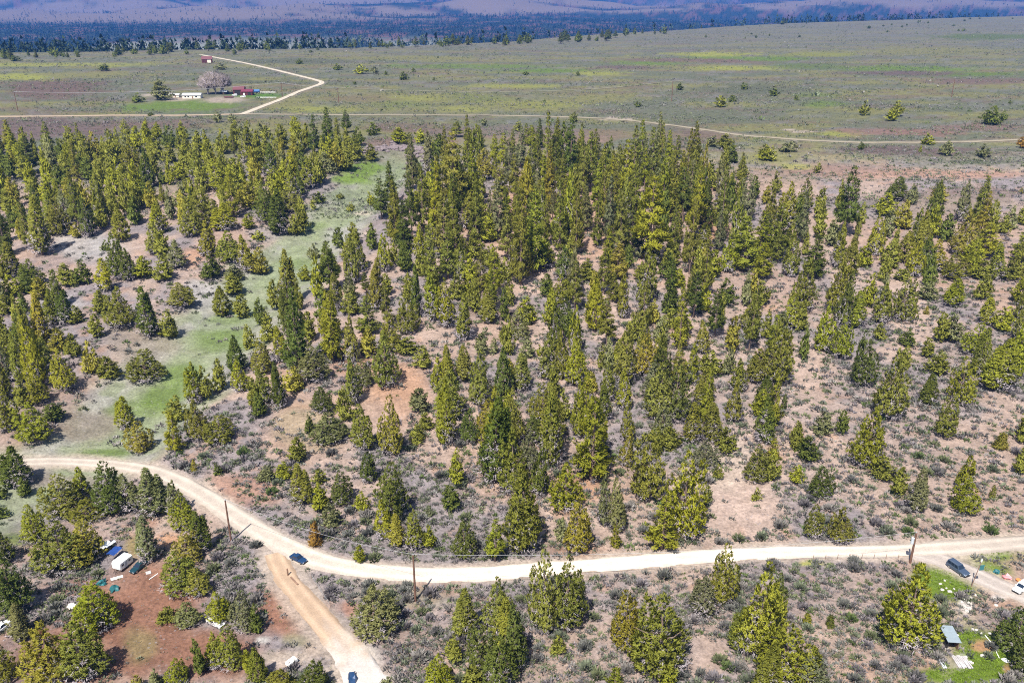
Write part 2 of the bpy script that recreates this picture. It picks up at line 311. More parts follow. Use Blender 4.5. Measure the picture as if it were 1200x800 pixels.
# patches of ground cover: photo px x, y, half width, half height, colour, strength
PATCH = [
 (60, 103, 75, 14, BROWN*.9, .75), (25, 90, 60, 5, YG, .6), (100, 88, 70, 4, OLIVE, .7), (70, 76, 120, 3, YG, .45), (40, 150, 140, 14, DUSK*1.3, .65), (180, 146, 80, 6, BROWN, .5),
 (225, 123, 75, 9, GREEN, .95), (170, 126, 40, 6, GREEN, .6), (330, 122, 40, 9, OLIVE, .6), (300, 112, 40, 4, LAWN, .8), (205, 116, 30, 3, SAND, .7), (265, 117, 35, 4, SAND*.9, .75), (180, 111, 25, 2, SAND, .8),
 (290, 96, 60, 3, SAGE*.85, .7), (350, 72, 80, 4, SAGE*.8, .5), (480, 68, 100, 3, OLIVE, .7), (560, 78, 110, 3.5, GREEN, .5), (640, 83, 70, 3, GREEN, .6), (760, 73, 60, 4, GREEN, .65), (700, 86, 40, 3, YG, .5), (430, 116, 60, 5, BROWN, .7), (495, 115, 40, 5, YG, .8), (470, 122, 40, 5, GREEN, .5), (560, 116, 50, 6, GREEN*.9, .5), (620, 122, 70, 6, YG, .6), (545, 128, 40, 4, YG*1.1, .7), (610, 101, 70, 3, YG, .45), (690, 117, 60, 5, OLIVE, .7), (380, 128, 50, 5, YG, .55), (520, 120, 200, 18, OLIVE, .35),
 (840, 68, 50, 3, GREEN, .6), (830, 71, 130, 3, BROWN, .6), (900, 69, 60, 3, GREEN, .7), (960, 64, 60, 3, YG*.8, .5), (1060, 81, 100, 4, GREEN, .7), (1130, 87, 80, 3, GREEN*.9, .6), (1050, 86, 90, 3, DUSK*1.2, .65), (1150, 95, 80, 4, BROWN, .6), (860, 80, 70, 3, YG, .6), (840, 64, 60, 3, YG, .6), (950, 78, 60, 4, GREEN*.8, .4), (1160, 43, 80, 4, GREEN*.7, .45), (1100, 60, 120, 5, OLIVE, .5), (730, 79, 50, 2.5, DUSK*1.3, .6), (1010, 97, 40, 3, OLIVE, .6), (970, 122, 30, 4, GREEN, .5), (950, 112, 40, 4, GREEN*.9, .4), (985, 157, 40, 4, YG, .5), (1070, 155, 90, 5, c3(.27, .17, .14), .7), (1150, 150, 60, 6, BROWN*1.2, .7), (1060, 177, 110, 7, DUSK*1.2, .8), (970, 200, 90, 10, c3(.29, .19, .15), .55), (1110, 205, 130, 6, c3(.38, .24, .18), .75), (900, 185, 50, 10, OLIVE, .6), (1150, 190, 60, 4, SAGE*.8, .7), (1140, 225, 80, 8, DUSK*1.5, .5), (1070, 240, 140, 14, c3(.19, .16, .13), .6), (930, 195, 30, 5, YG, .4), (1190, 176, 40, 2, SAGE*.8, .6), (830, 140, 90, 12, SAGE*.95, .6), (880, 105, 70, 7, SAGE*.85, .6), (780, 130, 50, 8, SAGE, .5), (870, 150, 60, 4, OLIVE, .7),
 (700, 158, 60, 10, c3(.23, .18, .12), .7), (600, 155, 120, 8, c3(.22, .17, .15), .5), (640, 165, 90, 8, c3(.3, .2, .16), .5), (470, 150, 50, 8, BROWN, .5), (810, 160, 60, 14, BROWN, .4), (460, 165, 40, 6, BROWN*1.1, .6),
 # hillside soil
 (610, 270, 40, 60, ORNG, .5), (690, 290, 120, 50, PINK, .5), (840, 270, 25, 20, ORNG, .75), (620, 310, 30, 30, PINK, .7), (420, 430, 50, 22, ORNG*.95, .7), (405, 412, 25, 12, ORNG*1.15, .8), (460, 460, 90, 40, TAN, .75), (470, 450, 40, 30, ORNG*.95, .6), (340, 510, 60, 35, TAN*.95, .6), (290, 575, 45, 28, RED*1.4, .6), (355, 500, 45, 30, OLIVE*1.1, .3), (420, 600, 50, 35, PINK*.95, .7), (400, 620, 40, 20, TAN, .6), (560, 480, 60, 40, PINK, .55), (640, 400, 50, 25, PINK, .75), (720, 360, 20, 40, PINK, .7), (800, 445, 8, 25, ORNG*1.1, .9), (760, 430, 25, 12, ORNG*.8, .5), (870, 500, 25, 30, PINK, .85), (870, 570, 60, 55, PINK*1.08, .9), (850, 540, 35, 40, SAND*.95, .6), (920, 430, 50, 50, PINK, .75), (940, 460, 60, 50, PINK*.95, .6), (1070, 370, 40, 45, PINK, .8), (1050, 480, 90, 50, PINK*.85, .6), (1090, 540, 110, 50, PINK*.85, .65), (960, 560, 70, 50, PINK, .75), (680, 570, 30, 15, ORNG*.9, .75), (670, 645, 40, 12, ORNG*.7, .6), (730, 560, 25, 30, TAN, .7), (990, 320, 20, 40, PINK, .7), (700, 260, 60, 60, ORNG*.9, .4), (1140, 430, 60, 60, PINK*.8, .6), (780, 480, 150, 70, LILAC*1.1, .35),
 # left bank of the draw
 (60, 300, 50, 25, TAN*.85, .5), (100, 290, 50, 20, WHITISH, .8), (75, 360, 40, 20, WHITISH*.92, .7), (110, 370, 40, 16, TAN*.95, .5), (235, 345, 30, 18, WHITISH, .8), (170, 285, 25, 20, PINK*.9, .6), (225, 300, 20, 14, ORNG*1.05, .6), (100, 500, 60, 25, c3(.24, .2, .16), .8), (60, 460, 50, 25, TAN*.8, .6), (155, 400, 50, 30, c3(.27, .225, .18), .75), (30, 500, 50, 25, TAN*.75, .6), (400, 275, 30, 12, WHITISH*.95, .6), (425, 250, 15, 4, SAND, .6), (310, 275, 25, 15, WHITISH*.9, .6), (340, 320, 40, 12, PALEG, .5),
 (430, 197, 30, 12, GREEN, .75), (400, 230, 25, 10, PALEG*.85, .6), (410, 210, 30, 8, GREEN*1.05, .8), (262, 395, 40, 14, GREEN*.85, .75), (215, 440, 25, 16, GREEN*.9, .8), (190, 466, 26, 12, GREEN*.85, .85), (160, 480, 40, 10, GREEN*.9, .6), (350, 310, 30, 8, GREEN*.9, .5), (130, 530, 40, 5, GREEN*.8, .8), (20, 632, 30, 12, GREEN*.8, .8), (265, 375, 30, 8, GREEN*.9, .5), (370, 265, 18, 6, GREEN, .5),
 (950, 660, 22, 5, YG*1.1, .9),
 # camp, yard and verge
 (170, 720, 95, 60, RED*.95, 1), (240, 765, 100, 45, RED*.95, 1), (200, 690, 55, 30, RED*1.05, 1), (60, 770, 90, 50, RED*.9, .8), (330, 712, 48, 42, RED*1.15, 1), (100, 690, 50, 20, RED*1.1, .7), (70, 735, 50, 25, RED*.95, .6), (160, 640, 18, 16, c3(.26, .2, .07), .8), (198, 632, 14, 8, ORNG, .8), (170, 612, 16, 8, RED*1.3, .6), (165, 755, 20, 18, OLIVE*.9, .5), (320, 665, 18, 22, SAND*1.02, .85), (345, 750, 22, 10, OLIVE, .5), (330, 770, 45, 14, SAND*.9, .85), (308, 750, 12, 6, CHALK*.9, .9), (405, 765, 25, 18, SAND, .6), (425, 770, 28, 22, CHALK, .95), (410, 712, 16, 18, RED*1.5, .8), (395, 790, 30, 20, SAND*.95, .7), (40, 560, 40, 20, c3(.25, .2, .19), .7), (50, 610, 60, 30, c3(.24, .2, .2), .6), (90, 565, 60, 12, c3(.28, .22, .19), .6), (480, 735, 60, 30, LILAC*1.1, .6), (470, 700, 90, 20, c3(.3, .26, .17), .6), (490, 760, 60, 40, TAN*.85, .5), (600, 720, 60, 20, LILAC, .5), (650, 780, 60, 30, PINK*.75, .7), (830, 770, 40, 40, PINK*.95, .85), (830, 725, 35, 30, PINK*.9, .6), (1000, 720, 90, 60, PINK*.85, .6), (760, 705, 40, 20, PINK*.85, .5), (770, 760, 60, 40, LILAC*1.1, .4),
 (1095, 677, 32, 17, VERGE, 1), (1112, 690, 40, 17, VERGE, 1), (1140, 668, 43, 10, VERGE, 1), (1172, 646, 60, 11, VERGE, 1), (1130, 745, 29, 10, VERGE, 1), (1160, 767, 59, 40, VERGE, 1), (1120, 790, 67, 14, VERGE, 1), (1185, 785, 45, 34, VERGE, 1), (1152, 757, 22, 11, ORNG*.85, .9), (1180, 783, 6, 8, ORNG*.8, .8), (1132, 708, 9, 12, CHALK, .8), (1128, 774, 8, 9, CHALK*.85, .8), (1105, 715, 18, 12, PINK, .7), (1108, 765, 14, 25, SAND*.8, .7), (1170, 700, 14, 5, CHALK*.9, .7), (1120, 725, 40, 12, SAND*.75, .5), (1195, 650, 12, 8, TAN, .6),
]
def far_open(x, y):                            # bare slopes among the far woods, mostly on the left
    t = x/np.maximum(y, 1); f3 = fbm(x/1300, y/650, 79, 4); f2 = fbm(x/150, y/260, 73, 4)
    return sstep(3900, 4300, y)*(1-sstep(6400, 7200, y))*sstep(.49, .56, f3+.22*(f2-.5)+np.interp(t, [-.5, -.1, .05, .5], [.09, .07, -.03, -.06]))
def ground_colour(x, y, z):
    px, py, dep = to_px(x, y, z)
    n1 = fbm(x/13, y/13, 31, 4); n2 = fbm(x/4.5, y/4.5, 37, 3); n3 = fbm(x/45, y/45, 41, 3)
    hill = lerp(np.broadcast_to(PINK*.9, x.shape+(3,)), LILAC*1.05, sstep(.42, .6, n1))
    hill = lerp(hill, TAN*.98, sstep(.48, .66, n3)*.7); hill = lerp(hill, ORNG*.9, sstep(.64, .78, n2)*.4)
    s = fbm(x/60, y/22, 51, 4); s2 = fbm(x/30, y/10, 57, 4)
    plain = lerp(np.broadcast_to(SAGE, x.shape+(3,)), OLIVE, sstep(.45, .62, s)); plain = lerp(plain, BROWN*1.05, sstep(.54, .68, s2)*.55)
    plain = lerp(plain, c3(.24, .23, .22), sstep(.58, .7, fbm(x/9, y/9, 61, 3))*.5)
    c = lerp(hill, plain, sstep(300, 380, y+ (n3-.5)*60))
    # far grey-blue sage towards the rim
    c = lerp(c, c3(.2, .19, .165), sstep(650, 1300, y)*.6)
    md = seg_dist(x, y, GUL)
    mm = 1-sstep(11, 18, md+(n1-.5)*12); m_in = (1-sstep(4, 9, md))*sstep(.4, .6, n2)
    lowg = sstep(170, 200, py)
    c = lerp(c, lerp(np.broadcast_to(PALEG, x.shape+(3,)), WHITISH, sstep(.45, .6, n2)*.6), mm*lowg*.9)
    c = lerp(c, GREEN*1.05, m_in*lowg*.5)
    wob = 1+(n1-.5)*1.3+(n2-.5)*.7
    on = (py > -20) & (px > -150) & (px < 1350)
    for (ax, ay, rx, ry, col, st) in PATCH:
        d = np.hypot((px-ax)/rx, (py-ay)/ry)*wob
        c = lerp(c, np.asarray(col), (1-sstep(.45, 1.15, d))*min(1, st*(1.6 if ay < 240 else 1))*on*(y < 2600))
    # beyond the rim: valley, woods, burnt slopes
    e = edge_dist(x, y); b = sstep(0, 60, y-e)
    f1 = fbm(x/420, y/700, 71, 4); f2 = fbm(x/90, y/200, 73, 4); f3 = fbm(x/1500, y/900, 79, 3)
    far = lerp(np.broadcast_to(FOREST, x.shape+(3,)), c3(.36, .37, .28), sstep(.45, .53, f1)*(1-sstep(2400, 3000, y)))          # pale fields of the valley floor
    far = lerp(far, c3(.24, .12, .09), sstep(.52, .62, fbm(x/45, y/110, 75, 3))*sstep(2300, 2800, y)*.75)                                            # burnt red flecks in the woods
    far = lerp(far, c3(.29, .215, .155), far_open(x, y))
    c = lerp(c, far, b)
    # road shoulders
    for k, wsh, colr, st in (('main', 3.2, SAND*.95, .8), ('branch', 3.0, SAND*.95, .7), ('drive', 3.6, SAND*.9, .75)):
        P, w = ROADW[k]; lo = P.min(0)-12; hi_ = P.max(0)+12
        q = (x > lo[0]) & (x < hi_[0]) & (y > lo[1]) & (y < hi_[1])
        if q.any():
            d = seg_dist(x[q], y[q], P[::4]); f = (1-sstep(w*.45, w*.5+1.6, d+(n2[q]-.5)*2.2))*st
            c[q] = lerp(c[q], colr, f)
    for k in ('plainA', 'plainB', 'lane'):
        P, w = ROADW[k]; d = seg_dist(x, y, P[::6]); c = lerp(c, SAND*.7, (1-sstep(w*.4, w*.5+3.5, d+(n2-.5)*5))*.45)
    for (ax, ay, rx, ry) in ((724, 139.5, 22, 2.4), (943, 154.5, 18, 1.5), (926, 152, 8, 1.0)):      # bare cuts beside the plain road
        d = np.hypot((px-ax)/rx, (py-ay)/ry)*wob; c = lerp(c, SAND, (1-sstep(.6, 1.1, d))*(y < 1500)*.95)
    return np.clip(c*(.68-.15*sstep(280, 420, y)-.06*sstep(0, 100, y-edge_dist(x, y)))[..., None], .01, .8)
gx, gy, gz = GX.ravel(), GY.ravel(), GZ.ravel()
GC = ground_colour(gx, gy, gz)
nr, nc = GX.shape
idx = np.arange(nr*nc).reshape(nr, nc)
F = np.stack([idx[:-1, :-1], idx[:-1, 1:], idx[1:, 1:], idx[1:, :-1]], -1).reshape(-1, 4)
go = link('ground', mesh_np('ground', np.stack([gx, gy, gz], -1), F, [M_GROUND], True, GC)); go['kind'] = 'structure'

# ------------------------------------------------------------------ roads
ROADCOL = {'main': c3(.62, .53, .44), 'branch': c3(.40, .345, .30), 'drive': c3(.42, .30, .205), 'plainA': c3(.36, .28, .2), 'plainB': c3(.29, .25, .18), 'lane': c3(.46, .40, .31), 'track': c3(.2, .19, .125)}
ROADNAME = {'main': 'gravel_road', 'branch': 'side_road', 'drive': 'dirt_driveway', 'plainA': 'plain_road', 'plainB': 'plain_road', 'lane': 'ranch_lane', 'track': 'plain_track'}
for n_, k in enumerate(ROADS):
    P, w = ROADW[k]; n = len(P)
    T = np.gradient(P, axis=0); T /= np.linalg.norm(T, axis=1)[:, None]+1e-9; N = np.stack([-T[:, 1], T[:, 0]], -1)
    s = np.concatenate([[0], np.cumsum(np.linalg.norm(np.diff(P, axis=0), axis=1))])
    js = 1.6 if k == 'drive' else 1.0; jl = (fbm(s/2.2, s*0+n_, 91, 3)-.5)*1.5*js; jr = (fbm(s/2.2, s*0+n_+9, 95, 3)-.5)*1.5*js
    wl = np.full(n, w/2.0)
    if k == 'main':
        q = to_px(P[:, 0], P[:, 1], 0*s)[0]; wl = np.interp(q, [40, 130, 200, 260, 330, 500, 900, 1050, 1120, 1200], [1.5, 1.65, 1.9, 2.1, 2.2, 1.8, 1.6, 1.65, 2.0, 1.8])
    if k == 'drive': wl = np.interp(s, [0, 8, 25, 40], [1.7, 1.7, 2.3, 3.7])
    if k == 'branch': wl = wl*np.interp(s, [0, 6], [1.1, 1.0])
    us = np.linspace(-1, 1, 13); V = []; CC = []
    for j, u in enumerate(us):
        off = u*wl + (jl if j == 0 else 0) + (jr if j == 12 else 0)
        q = P+N*off[:, None]; V.append(np.stack([q[:, 0], q[:, 1], height(q[:, 0], q[:, 1])+({'main': .085, 'branch': .078, 'drive': .06}.get(k, .25) + .004*n_ - (.16 if j in (0, 12) else 0))], -1))
        rut = .5*np.exp(-((abs(u+.12*(fbm(s/14, s*0+3, 33, 2)-.5))-.48)/.17)**2)*(.6+.8*fbm(s/6, s*0+u, 35, 2))
        cc = np.repeat(ROADCOL[k][None], n, 0)*(.82+.42*rut+.16*(fbm(q[:, 0]/1.6, q[:, 1]/1.6, 39, 3)-.5))[:, None]*(1-.14*(abs(u) > .8))
        if k == 'main':
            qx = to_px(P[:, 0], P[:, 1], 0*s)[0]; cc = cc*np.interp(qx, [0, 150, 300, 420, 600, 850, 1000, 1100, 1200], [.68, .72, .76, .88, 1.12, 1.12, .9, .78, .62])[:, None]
        if k == 'drive': cc = cc+(CHALK*.72-cc)*(sstep(19, 30, s+(fbm(q[:, 0]/1.5, q[:, 1]/1.5, 47, 3)-.5)*14)*.85)[:, None]
        CC.append(cc)
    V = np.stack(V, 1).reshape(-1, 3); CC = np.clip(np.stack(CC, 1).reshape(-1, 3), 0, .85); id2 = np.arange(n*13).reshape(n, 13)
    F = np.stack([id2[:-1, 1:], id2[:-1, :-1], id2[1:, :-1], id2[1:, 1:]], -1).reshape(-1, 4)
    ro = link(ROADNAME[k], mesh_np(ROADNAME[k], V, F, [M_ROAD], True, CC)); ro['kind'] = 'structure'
def on_road(x, y, pad=.5):
    r = np.zeros(np.shape(x), bool)
    for k in ('main', 'branch', 'drive'):
        P, w = ROADW[k]; r |= seg_dist(x, y, P[::3]) < w/2+pad
    return r

# ------------------------------------------------------------------ the air
hm, ht, ho = mat_nodes('thin_blue_air'); pv = ht.nodes.new('ShaderNodeVolumePrincipled')
pv.inputs['Color'].default_value = (.05, .27, .92, 1); pv.inputs['Density'].default_value = 0.9e-4; pv.inputs['Anisotropy'].default_value = 0.0
ht.links.new(pv.outputs[0], ho.inputs['Volume'])
hx = float(np.abs(GX).max())+60; hb = MB(); z0_, z1_ = float(GZ.min())-1.5, max(float(GZ.max())+25, 140.0)
hb.box((0, (rows[0]+rows[-1])/2, (z0_+z1_)/2), (2*hx, rows[-1]-rows[0]+120, z1_-z0_)); hzo = hb.build('haze', hm); hzo['kind'] = 'stuff'
# ------------------------------------------------------------------ conifer prototypes
def tuft_mesh(cen, dirs, size, k, rng, tone, up=.35, thin=.27):
    n = len(cen); N = n*k
    c = np.repeat(cen, k, 0); d = np.repeat(dirs, k, 0)*.75 + rng.normal(0, .5, (N, 3)); d[:, 2] += up
    d /= np.linalg.norm(d, axis=1)[:, None]+1e-9
    s = np.repeat(size, k)*rng.uniform(.65, 1.25, N)
    b = c + rng.normal(0, 1, (N, 3))*(s*.3)[:, None]
    sd_ = np.cross(d, rng.normal(0, 1, (N, 3))); sd_ /= np.linalg.norm(sd_, axis=1)[:, None]+1e-9
    wv = sd_*(s*thin)[:, None]
    tip = b+d*s[:, None]; want = np.repeat(dirs, k, 0)*1.0 + rng.normal(0, .24, (N, 3)); want[:, 2] += .35; want /= np.linalg.norm(want, axis=1)[:, None]+1e-9
    fl = (np.cross(2*wv, tip-b+wv)*want).sum(1) < 0; wv = np.where(fl[:, None], -wv, wv)
    V = np.stack([b-wv, b+wv, tip], 1).reshape(-1, 3)
    tn = np.repeat(tone, k)[:, None, None]*rng.uniform(.88, 1.12, (N, 1, 1))
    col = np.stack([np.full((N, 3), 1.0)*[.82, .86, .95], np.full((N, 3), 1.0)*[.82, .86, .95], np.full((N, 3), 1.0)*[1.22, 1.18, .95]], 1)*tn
    return V, np.arange(N*3).reshape(N, 3), col.reshape(-1, 3), want
def spindle_prof(t, pw=.72): return np.where(t < .22, (np.maximum(t, 0)/.22)**.55*.75+.25, np.maximum((1-t)/.78, 0)**pw)
def juniper_proto(seed, lobes, H=8.0, R=2.4, nt=230, k=12, slim=False, ts=.44, twig=.6):
    rng = np.random.default_rng(seed); L = []; ppw = rng.uniform(.42, .85)
    L.append((0, 0, .06*H, H, R*(.62 if lobes > 1 else .95)))
    for i in range(lobes-1):
        a = i*2*pi/(lobes-1)+rng.uniform(-.5, .5); rr = R*rng.uniform(.32, .55)
        L.append((rr*cos(a), rr*sin(a), rng.uniform(.03, .14)*H, H*rng.uniform(.5, .88), R*rng.uniform(.42, .6)))
    ar = np.array([(l[3]-l[2])*l[4] for l in L]); cnt = np.maximum(12, (nt*ar/ar.sum()).astype(int))
    cen, dr, sz = [], [], []
    for l, n in zip(L, cnt):
        t = rng.beta(1.15, 1.35, n); th = rng.uniform(0, 2*pi, n); ph = rng.uniform(0, 6.28, 4)
        lob = 1+.18*np.sin(3*th+ph[0]+4*t)+.13*np.sin(5*th+ph[1]-9*t)+.1*np.sin(2*th+ph[2]+13*t)
        r = l[4]*spindle_prof(t, ppw)*lob*np.sqrt(rng.uniform(.35, 1.05, n))
        lean = .25*t
        x = l[0]*(1+lean)+r*np.cos(th); y = l[1]*(1+lean)+r*np.sin(th); z = l[2]+(l[3]-l[2])*t
        cen.append(np.stack([x, y, z], -1)); dr.append(np.stack([np.cos(th)*.8, np.sin(th)*.8, np.full(n, .45)+.6*t], -1)); sz.append(np.full(n, ts)*(1-.35*t))
    cen = np.concatenate(cen); dr = np.concatenate(dr); sz = np.concatenate(sz)
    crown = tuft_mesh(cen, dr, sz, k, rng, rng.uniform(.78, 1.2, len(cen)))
    tr = MB(); ln = H*.72
    tr.tube([(0, 0, -.6), (rng.uniform(-.1, .1), .05, .2*H), (rng.uniform(-.2, .2), 0, ln)], [.24, .17, .05], 6)
    for i in range(9):
        a = rng.uniform(0, 6.28); z0 = rng.uniform(.05, .5)*H; q = R*rng.uniform(.45, .85)
        tr.tube([(0, 0, z0), (q*.6*cos(a), q*.6*sin(a), z0+.35), (q*cos(a), q*sin(a), z0+1.1)], [.09, .05, .02], 4)
    n = 115; th = rng.uniform(0, 6.28, n); t = rng.beta(1.1, 2.8, n); rr = R*(.35+.55*rng.uniform(0, 1, n))*spindle_prof(t+.1)
    tw = tuft_mesh(np.stack([rr*np.cos(th), rr*np.sin(th), .05*H+t*H*.75], -1), np.stack([np.cos(th), np.sin(th), .1+0*th], -1), np.full(n, twig), 8, rng, rng.uniform(.7, 1.25, n), .15, .13)
    return crown, tr, tw
def pine_proto(seed, H=16.0, R=2.9, whorls=17, z0=.16, pw=.85, gap=.15, ts=.66):
    rng = np.random.default_rng(seed); cen, dr, sz = [], [], []; tr = MB()
    tr.tube([(0, 0, -.8), (0, 0, .3*H), (rng.uniform(-.15, .15), 0, .7*H), (0, 0, .985*H)], [.30, .23, .12, .03], 6)
    for i in range(whorls):
        t = (i+rng.uniform(-.25, .25))/whorls; z = H*(z0+(1-z0)*max(t, 0)*.985); L0 = R*(max(0, 1-t)**pw)*(.62+.38*min(1, t/.16+.2))+.18
        nb = int(rng.integers(5, 8)) if t < .8 else 4; a0 = rng.uniform(0, 6.28)
        for j in range(nb):
            if rng.uniform() < gap: continue
            a = a0+2*pi*j/nb+rng.uniform(-.35, .35); L = L0*rng.uniform(.65, 1.15); dz = L*rng.uniform(-.16, .28)
            if L > .8: tr.tube([(0, 0, z), (L*.55*cos(a), L*.55*sin(a), z+dz*.4), (L*.95*cos(a), L*.95*sin(a), z+dz)], [.055, .04, .015], 3)
            m = max(2, int(L*2.7))
            for q in range(m):
                f = .32+.68*(q+rng.uniform(0, 1))/m; s = rng.normal(0, .16)*L*f
                cen.append((L*f*cos(a)-s*sin(a), L*f*sin(a)+s*cos(a), z+dz*f*f+rng.normal(0, .1))); dr.append((cos(a)*.8, sin(a)*.8, .25)); sz.append(ts*(.72+.28*(1-t)))
    cen = np.array(cen); dr = np.array(dr); sz = np.array(sz)
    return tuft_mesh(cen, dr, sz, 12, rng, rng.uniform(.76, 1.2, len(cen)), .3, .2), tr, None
def as_mesh(name, tm, mat):
    me = mesh_np(name, tm[0], tm[1], [mat], True, tm[2]); me.normals_split_custom_set(np.repeat(tm[3], 3, 0).astype(np.float32)); return me
def mb_mesh(name, mb, mat):
    me = bpy.data.meshes.new(name); me.from_pydata([tuple(v) for v in mb.v], [], mb.f); me.materials.append(mat); me.update(); return me
PROTO = {'j': [], 'p': [], 'y': []}
for i, (lb, R, nt) in enumerate([(4, 2.4, 240), (5, 2.5, 260), (3, 2.1, 210), (6, 2.6, 290), (1, 2.0, 190), (5, 2.3, 230), (4, 2.5, 250), (2, 2.1, 200), (6, 2.7, 270), (3, 2.4, 230)]):
    cr, tr, tw = juniper_proto(100+i, lb, R=R, nt=int(nt*1.75))
    PROTO['j'].append((8.0, R+.3, as_mesh('juniper_crown', cr, M_LEAF), mb_mesh('juniper_trunk', tr, M_BARK), as_mesh('juniper_twigs', tw, M_TWIG) if i != 4 else None))
PROTO['J'] = []                                   # finer foliage for the large trees near the camera
for i, (lb, R) in enumerate([(4, 2.5), (5, 2.6), (3, 2.2), (6, 2.6), (2, 2.1)]):
    cr, tr, tw = juniper_proto(150+i, lb, R=R, nt=760, k=12, ts=.31, twig=.36)
    PROTO['J'].append((8.0, R+.2, as_mesh('juniper_crown', cr, M_LEAF), mb_mesh('juniper_trunk', tr, M_BARK), as_mesh('juniper_twigs', tw, M_TWIG)))
for i, (R, wh, z0, pw, gp) in enumerate([(2.9, 17, .14, .85, .15), (2.7, 19, .1, .95, .12), (3.2, 15, .2, .7, .2), (2.6, 18, .12, 1.0, .1), (3.1, 16, .18, .75, .22), (2.8, 17, .08, .9, .14)]):
    cr, tr, _ = pine_proto(200+i, R=R, whorls=wh, z0=z0, pw=pw, gap=gp)
    PROTO['p'].append((16.0, R+.35, as_mesh('pine_crown', cr, M_LEAF), mb_mesh('pine_trunk', tr, M_BARK), None))
for i in range(3):
    cr, tr, _ = pine_proto(300+i, H=6.0, R=1.5, whorls=11, z0=.04, pw=1.0, gap=.08, ts=.5)
    PROTO['y'].append((6.0, 1.7, as_mesh('young_pine_crown', cr, M_LEAF), mb_mesh('young_pine_trunk', tr, M_BARK), None))

# ------------------------------------------------------------------ where each tree stands: photo crop scale, origin, then "x top base width[kind]"
TREES = []
def T(s, ox, oy, kind, txt):
    for e in txt.split(','):
        a = e.split()
        if len(a) < 4: continue
        kd = kind; tone = ''
        while a[3][-1].isalpha():
            ch = a[3][-1]; a[3] = a[3][:-1]
            if ch in 'pjy': kd = ch
            else: tone = ch                      # b bright, d dark, g grey-green, w yellowish, r rusty
        TREES.append([float(a[0])/s+ox, float(a[1])/s+oy, float(a[2])/s+oy, float(a[3])/s, kd, tone])
T(4, 0, 130, 'j', '50 45 190 70p,150 130 310 110pd,340 70 220 60,400 95 250 60,450 90 230 60,530 85 260 70,240 110 250 50,290 125 260 50,500 160 330 70,640 120 330 110,690 50 150 50,740 50 130 50,800 65 180 60,860 45 140 40,740 110 240 70,930 90 200 60,980 120 260 70,1050 80 210 60,1020 0 60 40g,1090 10 60 40g,1160 60 250 70,1130 60 110 40g,870 160 320 70,930 180 330 90,1020 220 380 120,1100 220 340 80,600 250 400 70,540 250 400 60,420 210 330 70,280 250 370 70,230 300 440 60,340 300 420 90,70 310 460 60,50 360 500 70,120 210 330 80,170 310 430 70,200 390 690 130,290 400 590 100,360 520 600 50,420 380 600 80,480 340 540 70,540 380 520 60,575 450 620 80,650 320 470 80,500 600 660 40,560 560 800 100,610 640 800 80,740 430 580 90,730 520 680 90,830 600 740 90,770 560 700 80,860 330 480 80,960 340 560 110,900 400 600 100,1060 430 570 120,980 510 690 90w,990 680 790 90,1080 560 720 100,1160 330 470 90,1160 580 760 90,1100 720 800 90,680 680 790 90,770 680 800 90,320 710 830 90,390 700 820 80,490 690 850 80,150 690 830 110,60 610 790 100,20 650 800 60,1170 480 560 60,20 150 300 60,20 220 400 70,100 150 260 70,600 40 170 60,650 70 200 60,560 130 240 60,470 210 300 60,370 170 290 60,310 200 320 60,690 200 300 70,800 150 250 60,840 240 330 70,1000 190 280 60,640 400 540 70,700 300 420 70,480 420 560 60,380 330 440 60,110 420 560 70,250 450 590 70,20 480 620 70')
T(4, 300, 130, 'j', '20 50 130 50,50 65 140 50,120 60 190 70,185 25 130 60,240 55 190 50,275 20 210 70p,345 -10 190 75pd,425 0 110 60p,430 75 210 60,480 70 170 50,550 50 120 60,675 75 160 90,770 85 160 60,540 155 240 60,715 165 215 40,470 120 240 70,330 190 300 90,380 140 290 80,430 170 290 70,250 210 370 90,300 200 350 70,20 170 300 80,80 150 330 90,170 180 340 90,90 260 380 80,160 350 480 110,50 340 530 110,110 360 590 110,200 440 590 80,220 400 560 60,300 375 440 60,270 400 470 30,395 380 415 30,445 425 475 35,20 640 770 90,10 560 610 60,635 240 450 80pd,590 320 520 90pd,540 380 450 50,660 350 560 90p,700 440 620 100pd,650 500 600 70,460 520 640 60,390 545 650 60,430 580 700 50,475 560 760 80,545 525 660 60,600 560 760 70,340 610 780 90,270 620 700 50g,230 720 800 60,700 620 760 70')
T(4, 300, 130, 'j', '940 50 130 60p,1045 70 180 60p,1000 80 200 60,860 105 220 70,820 115 200 50,930 130 410 150pw,750 220 330 80,830 240 400 70,1010 200 360 90,1070 170 330 80,1120 120 220 60p,1160 120 260 70p,1190 150 330 70p,790 300 460 70,740 370 470 70,1130 340 540 100p,1060 390 540 80,880 400 620 110p,940 410 640 100p,1000 370 560 90,1180 480 650 90p,1090 480 620 90,830 480 640 80,770 520 700 80,830 560 760 100p,900 560 740 110p,960 610 800 80,1000 660 800 80,1030 560 700 80,1100 620 740 80,1170 680 800 70,700 620 760 70,780 640 780 70,1110 730 800 60,900 200 330 70,970 280 430 70,1150 260 400 80p,1050 280 420 70')
